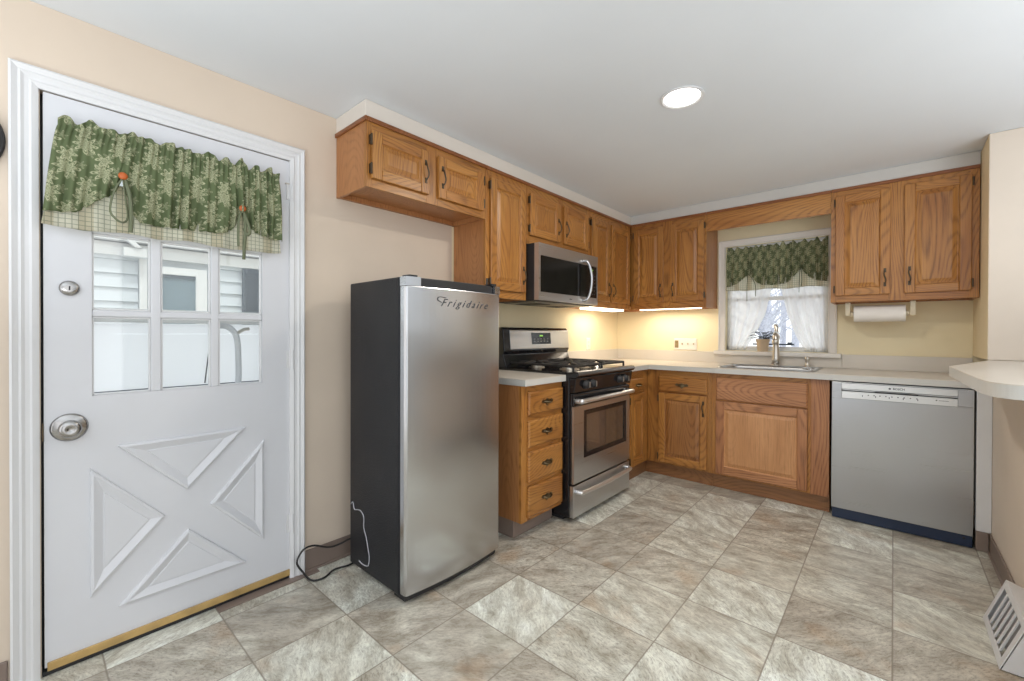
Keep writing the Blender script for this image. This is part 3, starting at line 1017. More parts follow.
# the rest of the long top, around the sink cut-out
o0 = [ch for ch in c2.children][0]
m = MB()
for z0, z1, k in ((CT1 - .004, CT1, 0), (CT0, CT1 - .0041, 1)):
    m.mat(k)
    m.box(1.1501, 2.529, -.652, -.545, z0, z1).box(1.1501, 2.529, -.100, -.002, z0, z1).box(1.735, 2.529, -.545, -.100, z0, z1)
m.build('sink_section', [LAM, LAME], c2)
m = MB().box(.002, .020, -1.097, -.021, .9145, 1.012).box(.002, .958, -.020, -.002, .9145, 1.012).box(1.859, 2.529, -.020, -.002, .9145, 1.018).box(.9585, 1.8585, -.022, -.002, .9145, .989)
m.build('backsplash', LAM, c2, bevel=.002)

# bar top on the low wall, with a clipped back corner and a rounded front corner
pts = [(q.x, q.y) for q in smooth_path([(2.331, -1.357, 0), (2.340, -1.70, 0), (2.347, -2.00, 0), (2.354, -2.12, 0), (2.366, -2.18, 0), (2.392, -2.222, 0), (2.43, -2.238, 0), (2.50, -2.242, 0)], 6)]
pts += [(3.1, -2.242), (3.1, -.583), (2.536, -.583)]
pts = pts
bt = empty('bar_top', (2.6, -1.4, .987), 'white laminate bar top with a rounded corner on the low wall', 'countertop')
m = MB().prism(pts, 'z', 1.0265, 1.0295)
m.mat(1).prism(pts, 'z', .987, 1.0264)
m.build('slab', [LAM, LAME], bt)
m = MB().tube(smooth_path([(2.542, -.98, .90), (2.50, -.98, .905), (2.47, -.98, .93), (2.452, -.98, .960), (2.46, -.98, .985)]), .006, 8)
m.tube(smooth_path([(2.542, -.98, .94), (2.52, -.98, .932), (2.505, -.98, .945), (2.515, -.98, .962), (2.53, -.98, .955)]), .005, 8)
m.box(2.5385, 2.5445, -.99, -.97, .88, .986)
m.build('scroll_bracket', TRIMW, bt, smooth=False)

# ---------------------------------------------------------------- sink and faucet
Z = CT1 + .0008
sk = empty('kitchen_sink', (1.44, -.32, .914), 'stainless single-bowl drop-in sink in the counter under the window', 'sink')
x0, x1, y0, y1 = 1.152, 1.733, -.542, -.108
def rr(x0, x1, y0, y1, r, z, n=5):
    out = []
    for cxx, cyy, a0 in ((x1 - r, y1 - r, 0), (x0 + r, y1 - r, PI / 2), (x0 + r, y0 + r, PI), (x1 - r, y0 + r, 3 * PI / 2)):
        for k in range(n + 1):
            a = a0 + PI / 2 * k / n
            out.append((cxx + r * math.cos(a), cyy + r * math.sin(a), z))
    return out
o = .020
loops = [rr(x0 - o, x1 + o, y0 - o, y1 + o, .03, Z), rr(x0 - o + .003, x1 + o - .003, y0 - o + .003, y1 + o - .003, .03, Z + .006), rr(x0 + .006, x1 - .006, y0 + .006, y1 - .066, .04, Z + .004),
         rr(x0 + .012, x1 - .012, y0 + .012, y1 - .072, .04, Z - .012), rr(x0 + .025, x1 - .025, y0 + .025, y1 - .085, .05, Z - .150), rr(x0 + .04, x1 - .04, y0 + .04, y1 - .10, .05, Z - .158), rr(x0 + .2, x1 - .2, y0 + .12, y1 - .17, .04, Z - .160)]
MB().loops(loops, cap0=False).build('bowl', ST_X, sk, smooth=True)
MB().lathe([(.036, 0), (.036, .003), (.026, .004), (.022, .001)], (1.44, -.33, Z - .1595), 'z', 20).build('drain', CHROME, sk, smooth=True)
fa = empty('kitchen_faucet', (1.447, -.118, .92), 'brushed nickel pull-down faucet with a lever behind the sink', 'faucet')
MB().lathe([(.030, 0), (.030, .006), (.026, .010), (.024, .012)], (1.447, -.118, Z + .005), 'z', 24).build('base', NICKEL, fa, smooth=True)
MB().lathe([(.028, .012), (.027, .05), (.022, .12), (.021, .19), (.026, .215), (.027, .235), (.020, .25), (.006, .256)], (1.447, -.118, Z + .005), 'z', 24).build('body', NICKEL, fa, smooth=True)
MB().tube(smooth_path([(1.447, -.118, 1.135), (1.450, -.150, 1.165), (1.456, -.185, 1.172), (1.461, -.212, 1.158), (1.463, -.224, 1.125)]), .018, 12).build('spout', NICKEL, fa, smooth=True)
MB().lathe([(.019, 0), (.023, .004), (.024, .030), (.018, .045)], (1.463, -.226, 1.088), 'z', 20).build('spray_head', NICKEL, fa, smooth=True)
MB().tube(smooth_path([(1.447, -.118, 1.172), (1.449, -.112, 1.195), (1.446, -.105, 1.222), (1.437, -.098, 1.246)]), [.015] * 6 + [.014] * 6 + [.015] * 5 + [.009] * 2, 10).build('lever', NICKEL, fa, smooth=True)
sp = empty('side_sprayer', (1.655, -.118, .92), 'short nickel side sprayer right of the faucet', 'sprayer')
MB().lathe([(.022, 0), (.022, .005), (.014, .010), (.013, .045), (.016, .050), (.016, .075), (.010, .080)], (1.655, -.118, Z + .005), 'z', 20).build('body', NICKEL, sp, smooth=True)
MB().tube([(1.655, -.118, Z + .080), (1.655, -.135, Z + .084), (1.655, -.150, Z + .078)], .006, 8).build('nozzle', NICKEL, sp, smooth=True)
stp = empty('sink_strainer', (1.70, -.50, .92), 'round steel strainer cup lying at the right end of the sink', 'strainer')
MB().lathe([(.012, .0), (.020, .004), (.030, .012), (.031, .014), (.026, .013), (.012, .004)], (1.694, -.475, Z + .0065), 'z', 20).build('cup', CHROME, stp, smooth=True)

# ---------------------------------------------------------------- plant on the sill
pt = empty('potted_plant', (1.335, -.020, 1.0235), 'small dark-leaved plant in a beige clay pot on the window sill', 'plant')
MB().lathe([(.038, 0), (.046, .082), (.050, .082), (.051, .104), (.045, .104), (.043, .090), (.001, .088)], (1.335, -.020, 1.0238), 'z', 24).build('pot', TERRA, pt, smooth=False)
MB().lathe([(.038, .0), (.037, .004), (.001, .006)], (1.335, -.020, 1.1145), 'z', 20).build('soil', SOIL, pt)
m = MB()
rn = random.Random(11)
for k in range(30):
    a = rn.uniform(0, 2 * PI)
    L = rn.uniform(.07, .13)
    hgt = rn.uniform(.012, .070)
    b = Vector((1.335, -.020, 1.117))
    d = Vector((math.cos(a), math.sin(a) * .34 - .08, 0))
    n = Vector((-math.sin(a), math.cos(a), 0))
    tip = b + d * L + Vector((0, 0, hgt - .010))
    midp = b + d * L * .62 + Vector((0, 0, hgt + .006))
    m.tube([b, b + d * L * .3 + Vector((0, 0, hgt * .8)), midp], .0013, 4)
    wdt = rn.uniform(.014, .021)
    c0 = b + d * L * .35 + Vector((0, 0, hgt * .85))
    i0 = len(m.v)
    m.v += [tuple(c0), tuple(midp + n * wdt), tuple(tip), tuple(midp - n * wdt), tuple(midp + Vector((0, 0, -.003)))]
    m.face(i0, i0 + 1, i0 + 4); m.face(i0 + 1, i0 + 2, i0 + 4); m.face(i0 + 2, i0 + 3, i0 + 4); m.face(i0 + 3, i0, i0 + 4)
m.build('foliage', LEAF, pt, smooth=True)

# ---------------------------------------------------------------- curtains
def noisewave(seed):
    r = random.Random(seed)
    c = [(r.uniform(.6, 1.4), r.uniform(0, 6.28)) for _ in range(6)]
    return lambda u, k: sum(math.sin(2 * PI * u * k * f + p) for f, p in c) / 2.6


def valance(root, axis, a0t, a1t, a0b, a1b, ztop, rod, bottom, base, ties, fabmat, seed, gather, out_sign, name='fabric', swag=0.003):
    nw = noisewave(seed)
    nz = noisewave(seed + 3)

    def fn(u, v):
        zt = ztop + .013 * nz(u, gather * .45)
        zr = rod
        if v < .18:
            t = v / .18
            z = zt + (zr - zt) * t
            amp = .016 * (1 - t) + .005
            k = 0
        else:
            t = (v - .18) / .82
            zb = lerp_pts(bottom, a0b + (a1b - a0b) * u)
            z = zr + (zb - zr) * t
            amp = .005 + .015 * t
            k = t
        w = 1.0 if v < .18 else k ** .7
        a = (a0t + (a1t - a0t) * u) * (1 - w if v >= .18 else 1) + (a0b + (a1b - a0b) * u) * (w if v >= .18 else 0)
        d = amp * (.55 * nw(u, gather) + .9 * nw(u, gather * .45) * k) + (.012 * math.sin(PI * min(1, t)) if v >= .18 else 0)
        d += .0045 * math.sin(2 * PI * 46 * u + 2 * nw(u, 3)) * math.exp(-((v - .20) / .16) ** 2)
        for ta, tz in ties:
            s = a - ta
            g = math.exp(-(s / .055) ** 2) * k
            # radiating gathers towards the button
            d += .010 * g * math.cos(s * 260) + .010 * g
            d += swag * math.sin(math.hypot(s, (z - tz) * 1.1) * 210) * math.exp(-(s / .13) ** 2) * k
            a -= s * .35 * math.exp(-(s / .05) ** 2) * max(0, 1 - abs(z - tz) / .10)
        if axis == 'y':
            return (base + d + .012, a, z)
        return (a, base - d - .012, z)
    return cloth(name, fabmat, root, 260, 40, fn)


DV = empty('door_valance', (.05, -3.66, 1.86), 'green damask tie-up valance with plaid hem hung across the door glass', 'valance')
botD = [(-4.033, 1.567), (-3.956, 1.579), (-3.911, 1.620), (-3.861, 1.667), (-3.839, 1.722), (-3.820, 1.655), (-3.808, 1.596), (-3.786, 1.571), (-3.65, 1.574), (-3.53, 1.580), (-3.500, 1.592), (-3.478, 1.630), (-3.461, 1.688), (-3.445, 1.642), (-3.415, 1.612), (-3.36, 1.592), (-3.298, 1.582)]
valance(DV, 'y', -3.998, -3.304, -4.033, -3.298, 1.893, 1.862, botD, .040, [(-3.839, 1.722), (-3.461, 1.69)], FAB_D, 2, 22, 1)
nwh = noisewave(9)
def hemD(u, v):
    a = -4.037 + (.741) * u
    z = 1.70 + (1.527 + .006 * nwh(u, 3) - 1.70) * v
    k = 1 - v
    a += (.026 * k if u < .06 else 0) - (.012 * k if u > .96 else 0)
    return (.040 + .006 * nwh(u, 9) * v, a, z)
cloth('plaid_hem', PLD_D, DV, 120, 10, hemD)
MB().tube([(.034, -4.0, 1.862), (.034, -3.302, 1.862)], .004, 8).box(0.001, .036, -3.996, -3.988, 1.857, 1.867).box(.001, .036, -3.312, -3.304, 1.857, 1.867).build('curtain_rod', TRIMW, DV)
def tie(root, mk, a, z, ends, btn=True):
    if btn:
        MB().lathe([(.002, .0), (.013, .001), (.013, .006), (.006, .009), (.001, .009)], mk(a, .0, z), 'x' if root is DV else '-y', 18).build('button', BUTTON, root, smooth=True)
    for pts in ends:
        p = smooth_path([mk(*q) for q in pts], 5)
        MB().tube(p, .0065, 6, .35).build('ribbon', RIBBON, root, smooth=True)
mk = lambda a, d, z: (.078 + d, a, z)
tie(DV, mk, -3.839, 1.727, [[(-3.839, 0, 1.722), (-3.862, .008, 1.67), (-3.874, .010, 1.60), (-3.862, .010, 1.572), (-3.842, .010, 1.560), (-3.828, .010, 1.578), (-3.832, .008, 1.640), (-3.838, .002, 1.712)],
                            [(-3.836, 0, 1.722), (-3.822, .008, 1.66), (-3.818, .010, 1.58), (-3.820, .010, 1.528)]])
tie(DV, mk, -3.461, 1.694, [[(-3.461, 0, 1.690), (-3.476, .008, 1.65), (-3.480, .010, 1.59), (-3.479, .010, 1.532)],
                            [(-3.458, 0, 1.690), (-3.452, .008, 1.62), (-3.456, .010, 1.55), (-3.459, .010, 1.478)],
                            [(-3.461, 0, 1.690), (-3.444, .008, 1.64), (-3.436, .01, 1.60), (-3.446, .01, 1.585), (-3.458, .008, 1.61)]])

WV = empty('window_valance', (1.41, -.05, 1.9), 'dark green damask valance with plaid hem across the sink window', 'valance')
botW = [(1.063, 1.574), (1.105, 1.580), (1.152, 1.604), (1.190, 1.640), (1.223, 1.664), (1.245, 1.668), (1.268, 1.640), (1.294, 1.598), (1.330, 1.577), (1.396, 1.569), (1.46, 1.570), (1.51, 1.580), (1.545, 1.615), (1.575, 1.660), (1.603, 1.684), (1.625, 1.655), (1.655, 1.614), (1.694, 1.586), (1.767, 1.573)]
valance(WV, 'x', 1.060, 1.772, 1.058, 1.774, 1.898, 1.872, botW, -.030, [(1.24, 1.67), (1.603, 1.70)], FAB_W, 5, 30, -1, swag=.008)
nw2 = noisewave(19)
cloth('plaid_hem', PLD_W, WV, 120, 10, lambda u, v: (1.056 + .720 * u, -.030 - .006 * nw2(u, 9) * v, 1.76 + (1.538 + .004 * nw2(u, 3) - 1.76) * v))
MB().tube([(1.050, -.027, 1.872), (1.764, -.027, 1.872)], .004, 8).build('curtain_rod', TRIMW, WV)
mk = lambda a, d, z: (a, -.068 - d, z)
tie(WV, mk, 1.236, 1.668, [[(1.232, 0, 1.665), (1.226, .004, 1.56), (1.227, .004, 1.444)], [(1.240, 0, 1.665), (1.284, .004, 1.59), (1.291, .004, 1.48)]], btn=False)
tie(WV, mk, 1.60, 1.695, [[(1.598, 0, 1.69), (1.594, .004, 1.60), (1.592, .004, 1.495)], [(1.603, 0, 1.69), (1.61, .004, 1.60), (1.605, .004, 1.54)]], btn=False)

def sheer(root, inner, outer, seed, dep):
    nw = noisewave(seed)
    def fn(u, v):
        z = 1.86 + (1.030 - 1.86) * v
        xi = lerp_pts(inner, -z)
        xo = outer
        x = xo + (xi - xo) * u
        comp = .004 + .004 * v
        return (x, dep + comp * nw(u, 4.5) * 1.2 + .004 * math.sin(u * 60) * .6, z)
    return cloth('curtain_panel', SHEER, root, 90, 30, fn, .0008)
SL = empty('sheer_curtain', (1.2, .01, 1.03), 'sheer white tieback curtain on the left side of the sink window', 'curtain', 'sheer curtains at the sink window')
sheer(SL, [(-1.86, 1.405), (-1.526, 1.382), (-1.334, 1.341), (-1.198, 1.281), (-1.059, 1.205), (-1.03, 1.195)], 1.050, 4, .040)
MB().tube([(1.046, .038, 1.862), (1.400, .038, 1.862)], .003, 8).build('curtain_rod', TRIMW, SL)
SR = empty('sheer_curtain', (1.6, .01, 1.03), 'sheer white tieback curtain on the right side of the sink window', 'curtain', 'sheer curtains at the sink window')
sheer(SR, [(-1.86, 1.42), (-1.521, 1.457), (-1.33, 1.498), (-1.161, 1.555), (-1.04, 1.615), (-1.03, 1.62)], 1.766, 6, .040)
MB().tube([(1.414, .038, 1.862), (1.769, .038, 1.862)], .003, 8).build('curtain_rod', TRIMW, SR)

# ---------------------------------------------------------------- refrigerator
FR = empty('refrigerator', (.36, -2.71, 0), 'black upright refrigerator with a bowed stainless door beside the entry door', 'refrigerator')
fy0, fy1 = -3.003, -2.420
MB().box(.126, .548, fy0, fy1, .030, 1.412).build('body', BLACKT, FR, bevel=.006)
def bow(y):
    t = (y - fy0) / (fy1 - fy0) * 2 - 1
    return .598 + .022 * (1 - t * t)
def doorpoly(n=16, inset=0.0):
    p = [(.556, fy0 + inset), (.585, fy0 + inset)]
    for k in range(n + 1):
        y = fy0 + .006 + inset + (fy1 - fy0 - .012 - 2 * inset) * k / n
        p.append((bow(y) - inset, y))
    p += [(.585, fy1 - inset), (.556, fy1 - inset)]
    return p
# steel door with a scooped pull along its top edge
dm = MB().prism(doorpoly(), 'z', .042, 1.372)
fd = dm.build('door', ST_F, FR, bevel=.004)
fd['label'] = 'bowed stainless steel door'
for ya, yb in ((fy0, fy0 + .072), (fy1 - .045, fy1)):
    m = MB()
    poly = [(.556, ya)] + [(bow(ya + (yb - ya) * k / 4), ya + (yb - ya) * k / 4) for k in range(5)] + [(.556, yb)]
    m.prism(poly, 'z', 1.3722, 1.4115)
    m.build('door_shoulder', ST_F, fd)
m = MB()
ya, yb = fy0 + .074, fy1 - .047
poly = [(.556, ya)] + [(bow(ya + (yb - ya) * k / 10) - .016, ya + (yb - ya) * k / 10) for k in range(11)] + [(.556, yb)]
m.prism(poly, 'z', 1.3724, 1.4115)
m.build('pocket_handle', BLACKM, fd, bevel=.003)
B('gasket', BLACKM, FR, (.5485, .5555, fy0 + .004, fy1 - .004, .055, 1.410))
m = MB()
poly = [(.50, fy0 + .01)] + [(bow(fy0 + .01 + (fy1 - fy0 - .02) * k / 10) - .020, fy0 + .01 + (fy1 - fy0 - .02) * k / 10) for k in range(11)] + [(.50, fy1 - .01)]
m.prism(poly, 'z', .012, .040)
m.build('kick_plate', BLACKM, FR)
MB().box(.55, .60, fy1 - .060, fy1 - .030, 1.412, 1.424).tube([(.575, fy1 - .075, 1.418), (.575, fy1 - .072, 1.452)], .005, 8).build('top_hinge', BLACKM, FR)
MB().box(.545, .60, fy0 + .018, fy0 + .060, 1.412, 1.420).build('hinge_cover', BLACKM, FR, bevel=.002)
for xx in (.17, .53):
    for yy in (fy0 + .04, fy1 - .04):
        MB().lathe([(.016, 0), (.016, .014), (.008, .016), (.008, .030)], (xx, yy, .0005), 'z', 12).build('levelling_foot', WPL if yy < -2.7 else BLACKM, FR)
yl = (-2.838 - 2.525) / 2
text_obj('name_script', 'Frigidaire', RED, fd, (bow(yl) + .0012, yl, 1.306), .050, (0, 1, 0), (0, 0, 1), shear=.6, depth=.001, spacing=1.5, bend=bow)
sw = smooth_path([(bow(-2.80) + .002, -2.800, 1.330), (bow(-2.83) + .002, -2.838, 1.332), (bow(-2.84) + .002, -2.846, 1.318), (bow(-2.83) + .002, -2.825, 1.308)])
MB().tube(sw, .0016, 6).build('script_loop', RED, fd)
# white wire taped in a loop on the black side
cordp = [(.139, .322), (.158, .336), (.172, .306), (.185, .306), (.210, .312), (.237, .312), (.262, .290), (.263, .239), (.285, .200), (.302, .150), (.312, .118), (.305, .078), (.285, .066), (.25, .062), (.22, .068)]
MB().tube(smooth_path([(x, fy0 - .0022, z) for x, z in cordp], 4), .0022, 6).build('side_wire', plain('pale_scuff', S(190, 190, 196), .5), FR)

PC = smooth_path([(.110, -2.975, .008), (.112, -3.01, .007), (.098, -3.071, .007), (.130, -3.135, .007), (.110, -3.185, .008), (.050, -3.200, .030), (.045, -3.225, .085), (.050, -3.198, .135), (.045, -3.145, .135), (.045, -3.072, .100), (.050, -3.016, .098), (.060, -2.97, .110), (.060, -2.93, .10)], 6)
tag(MB().tube(PC, .0045, 8).build('power_cord', CORD, smooth=True), 'black power cord looping on the floor behind the refrigerator', 'cord')

# ---------------------------------------------------------------- gas range
RG = empty('gas_range', (.35, -1.48, 0), 'freestanding stainless and black gas range with backguard clock', 'range')
ry0, ry1 = -1.856, -1.102
MB().box(.03, .655, ry0, ry1, .030, .895).build('body', BLACKG, RG, bevel=.004)
m = MB()
m.prism([(.02, .896), (.700, .896), (.716, .905), (.722, .918), (.716, .930), (.700, .934), (.640, .928), (.02, .928)], 'y', ry0 - .003, ry1 + .003)
m.build('cooktop', BLACKG, RG, bevel=.003)
m = MB().prism([(.6975, .9345), (.716, .931), (.7235, .918), (.7215, .9125), (.7245, .912), (.727, .919), (.719, .934), (.6975, .938)], 'y', ry0 + .002, ry1 - .002)
m.build('front_trim', plain('dark_satin_trim', (.22, .22, .23, 1), .3, .9), RG)
# sloped control panel
m = MB().prism([(.656, .805), (.690, .805), (.705, .895), (.656, .895)], 'y', ry0 + .002, ry1 - .002)
m.build('control_panel', BLACKG, RG, bevel=.003)
for yk in (ry0 + .115, ry0 + .195, ry1 - .195, ry1 - .115):
    m = MB().lathe([(.028, 0), (.028, .006), (.024, .010), (.022, .028), (.019, .031), (.001, .031)], (.6975, yk, .850), 'x', 24)
    kb = m.build('control_knob', BLACKM, RG, smooth=True)
    MB().box(.7292, .736, yk - .0035, yk + .0035, .833, .867).build('grip', NICKEL, kb, bevel=.001)
# oven door
m = MB().box(.6575, .672, ry0 + .003, ry1 - .003, .238, .798)
od = m.build('oven_door', BLACKG, RG, bevel=.003)
m = MB()
ya, yb, wa, wb, za, zb = ry0 + .006, ry1 - .006, -1.735, -1.157, .383, .672
for q in ((ya, wa, .242, .718), (wb, yb, .242, .718), (wa, wb, .242, za), (wa, wb, zb + .012, .718)):
    m.box(.6725, .686, *q)
m.build('steel_skin', ST_Y, od)
m = MB()
for q in ((wa, wa + .035, za, zb + .012), (wb - .035, wb, za, zb + .012), (wa + .035, wb - .035, za, za + .028), (wa + .035, wb - .035, zb - .018, zb + .012)):
    m.box(.6725, .6845, *q)
m.build('window_border', BLACKG, od)
B('oven_glass', plain('bronze_oven_glass', (.16, .135, .11, 1), .12, .6, coat=1.0, coatr=.03), od, (.6725, .680, wa + .0355, wb - .0355, za + .0285, zb - .0185))
B('top_band', BLACKG, od, (.6725, .684, ya, yb, .722, .794), .003)
hp = [(.684, ya + .028, .752), (.712, ya + .030, .753), (.728, ya + .060, .754), (.733, -1.48, .755), (.728, yb - .060, .754), (.712, yb - .030, .753), (.684, yb - .028, .752)]
MB().tube(smooth_path(hp, 5), .016, 12).build('handle', HANDLE, od, smooth=True)
# drawer
dr = MB().box(.6575, .686, ry0 + .004, ry1 - .004, .034, .230).build('storage_drawer', ST_Y, RG, bevel=.003)
hp = [(.686, ya + .035, .188), (.708, ya + .040, .188), (.716, ya + .075, .185), (.716, -1.48, .176), (.716, yb - .075, .185), (.708, yb - .040, .188), (.686, yb - .035, .188)]
MB().tube(smooth_path(hp, 5), .014, 12).build('handle', HANDLE, dr, smooth=True)
MB().box(.06, .60, ry0 + .02, ry1 - .02, .003, .029).build('base', BLACKM, RG)
# backguard
m = MB().prism([(.022, .9285), (.150, .9285), (.118, 1.02), (.130, 1.045), (.116, 1.200), (.100, 1.211), (.022, 1.211)], 'y', ry0 - .020, ry1 + .020)
bg = m.build('backguard', BLACKG, RG, bevel=.006)
m = MB()
pp = [(.1305, 1.052), (.134, 1.056), (.1225, 1.190), (.1175, 1.194)]
m.prism(pp, 'y', ry0 + .045, ry1 + .014)
m.build('steel_panel', ST_Y, bg, bevel=.002)
yc = ry0 + .285
m = MB().prism([(.1305, 1.088), (.1335, 1.088), (.1270, 1.174), (.1235, 1.174)], 'y', yc, yc + .235)
dp = m.build('display', LCD, bg)
MB().box(.1260, .1298, yc + .095, yc + .135, 1.146, 1.156).build('clock_digits', LCDG, dp)
m = MB()
for i in range(5):
    for j in range(2):
        z = 1.105 + j * .018
        m.box(.1305 - (z - 1.092) * .077 + .0008, .1338 - (z - 1.092) * .077 + .0005, yc + .02 + i * .04, yc + .040 + i * .04, z, z + .008)
m.build('buttons', plain('grey_keys', S(120, 120, 120), .5), dp)
# burners and grates
for bxp, byp, br in ((.24, ry0 + .203, .036), (.52, ry0 + .203, .046), (.24, ry1 - .203, .040), (.52, ry1 - .203, .034)):
    b = MB().lathe([(br + .022, 0), (br + .020, .004), (br + .004, .006), (br, .016), (br - .004, .017)], (bxp, byp, .929), 'z', 24).build('burner', NICKEL, RG, smooth=False)
    MB().lathe([(br, 0), (br + .001, .005), (br - .006, .010), (.002, .011)], (bxp, byp, .9465), 'z', 24).build('burner_cap', IRON, b, smooth=True)
for ga, gb in ((ry0 + .045, -1.495), (-1.463, ry1 - .045)):
    m = MB()
    zt = .962
    gx0, gx1 = .125, .655
    for yy in (ga, gb): m.tube([(gx0, yy, zt), (gx1, yy, zt)], .0085, 6)
    for xx in (gx0, (gx0 + gx1) / 2, gx1): m.tube([(xx, ga, zt), (xx, gb, zt)], .0085, 6)
    ym = (ga + gb) / 2
    for bxp in (.24, .52):
        for ang in range(0, 360, 60):
            a = math.radians(ang + 30)
            m.tube([(bxp + .022 * math.cos(a), ym + .022 * math.sin(a), zt + .006), (bxp + .10 * math.cos(a), ym + .10 * math.sin(a), zt + .004), (bxp + .125 * math.cos(a), ym + .13 * math.sin(a), zt)], .0080, 6)
    for xx in (gx0, gx1):
        for yy in (ga, gb): m.tube([(xx, yy, zt), (xx, yy, .9285)], .007, 6)
    m.build('grate', IRON, RG)

# ---------------------------------------------------------------- microwave
MW = empty('microwave', (.2, -1.455, 1.386), 'stainless over-the-range microwave mounted above the range', 'microwave')
my0, my1, mz0, mz1 = -1.833, -1.077, 1.388, 1.772
MB().box(.003, .358, my0, my1, mz0, mz1 - .001).build('body', BLACKM, MW, bevel=.003)
m = MB()
xa, xb = .359, .396
wy0, wy1 = -1.806, -1.30
for q in ((my0 + .001, -1.812, mz0 + .004, mz1 - .002), (-1.812, my1 - .001, 1.690, mz1 - .002), (-1.812, my1 - .001, mz0 + .004, 1.446), (-1.090, my1 - .001, 1.446, 1.690)):
    m.box(xa, xb, *q)
m.build('front_frame', ST_Y, MW)
B('door_glass', DGLASS, MW, (xa, .392, -1.8115, -1.245, 1.4465, 1.6895))
B('control_strip', DGLASS, MW, (xa, .393, -1.2445, -1.0905, 1.4465, 1.6895))
m = MB()
for i in range(3):
    for j in range(6):
        m.box(.3932, .3937, -1.19 + i * .030, -1.175 + i * .030, 1.47 + j * .028, 1.478 + j * .028)
m.build('keypad', plain('dim_key_print', S(58, 58, 60), .5), MW)
B('display', LCDG, MW, (.3932, .3938, -1.170, -1.145, 1.655, 1.664))
hp = [(.396, -1.285, 1.715), (.425, -1.280, 1.708), (.440, -1.262, 1.66), (.447, -1.250, 1.575), (.440, -1.262, 1.48), (.425, -1.280, 1.425), (.396, -1.285, 1.417)]
MB().tube(smooth_path(hp, 5), .011, 12).build('handle', ST_Y, MW, smooth=True)
m = MB().box(.06, .34, my0 + .03, my1 - .03, mz0 - .008, mz0 - .0005)
m.mat(1).box(.09, .29, my0 + .12, my0 + .27, mz0 - .011, mz0 - .0085).box(.09, .29, my1 - .27, my1 - .12, mz0 - .011, mz0 - .0085)
m.build('underside_vent', [plain('grey_vent', S(150, 142, 128), .4, .5), BLACKM], MW)
MB().prism([(-1.475, 1.414), (-1.470, 1.420), (-1.435, 1.420), (-1.440, 1.414)], 'x', .3962, .3967).build('emblem', RED, MW)

# ---------------------------------------------------------------- dishwasher
DW = empty('dishwasher', (2.165, -.3, 0), 'stainless built-in dishwasher with a navy kick plate under the counter', 'dishwasher')
dx0, dx1, dy = 1.853, 2.477, -.655
MB().box(dx0 + .004, dx1 - .004, -.61, -.02, .07, .868).build('tub', BLACKM, DW)
m = MB()
pz0, pz1, px0, px1 = .769, .862, dx0 + .050, dx1 - .062
dd = MB().box(dx0, dx1, dy, -.612, .069, pz0).box(dx0, px0, dy, -.612, pz0, .868).box(px1, dx1, dy, -.612, pz0, .868).box(px0, px1, dy + .001, -.612, pz1, .868).build('door', ST_X, DW, bevel=.0015)
LST = plain('light_steel', (.78, .78, .77, 1), .32, .85)
m = MB().box(px0 + .001, px1 - .001, dy - .004, -.613, .828, pz1 - .001)
m.prism([(dy - .004, .828), (dy + .001, .828), (dy + .030, .820), (dy + .030, .816), (-.613, .816), (-.613, .828)], 'x', px0 + .001, px1 - .001)
m.box(px0 + .001, px1 - .001, dy - .004, -.613, pz0 + .001, .812)
m.build('control_fascia', LST, dd)
B('pocket_handle', BLACKM, dd, (px0 + .16, px1 - .16, dy + .010, dy + .0295, .8125, .8175))
m = MB()
for i in range(9):
    m.lathe([(.0035, 0), (.0035, .0008)], (px0 + .13 + i * .027, dy - .0041, .797), '-y', 10)
for i in range(5):
    m.box(px0 + .10 + i * .062, px0 + .104 + i * .062, dy - .0048, dy - .0041, .785, .795)
m.build('indicator', plain('grey_marks', S(110, 110, 112), .5), dd)
text_obj('logo', 'BOSCH', RED, dd, ((px0 + px1) / 2 + .012, dy - .0045, .845), .016, (1, 0, 0), (0, 0, 1), depth=.0004, bold=.0003)
MB().lathe([(.0055, 0), (.0055, .0008), (.0040, .0008), (.0040, .0002)], ((px0 + px1) / 2 - .028, dy - .0041, .845), '-y', 16).build('emblem', RED, dd)
MB().box(px1 - .088, px1 - .082, dy - .0046, dy - .0041, .794, .800).box(px1 - .076, px1 - .036, dy - .0046, dy - .0041, .7955, .7975).build('feature_mark', RED, dd)
MB().box(dx0 + .004, dx1 - .002, -.647, -.60, .004, .067).build('kick_plate', NAVY, DW, bevel=.002)
MB().lathe([(.006, 0), (.006, .003)], (dx1 - .035, -.6472, .050), '-y', 12).build('screw', BLACKM, DW)
MB().prism([(2.4775, .868), (2.4805, .868), (2.4805, .52), (2.4845, .33), (2.4845, .26), (2.4775, .26)], 'y', -.650, -.62).build('side_gasket', BLACKM, DW)

# ---------------------------------------------------------------- paper towel
TH = empty('paper_towel_holder', (2.075, -.19, 1.39), 'white plastic paper towel holder screwed under the right wall cabinet', 'holder')
for xx in (1.903, 2.240):
    m = MB().prism([(-.225, 1.3915), (-.165, 1.3915), (-.165, 1.375), (-.175, 1.325), (-.187, 1.298), (-.203, 1.298), (-.215, 1.325), (-.225, 1.375)], 'x', xx - .014, xx + .014)
    m.build('bracket', IVORY, TH, bevel=.004)
for xx in (1.918, 2.206):
    MB().lathe([(.017, 0), (.017, .014), (.010, .018)], (xx, -.195, 1.312), 'x', 20).build('end_stud', IVORY, TH)
tag(MB().lathe([(.019, 0), (.019, .268), (.056, .268), (.056, 0), (.019, 0)], (1.937, -.195, 1.312), 'x', 36).build('paper_towel_roll', PAPER, smooth=False), 'roll of white paper towel hanging under the right wall cabinet', 'paper towel')

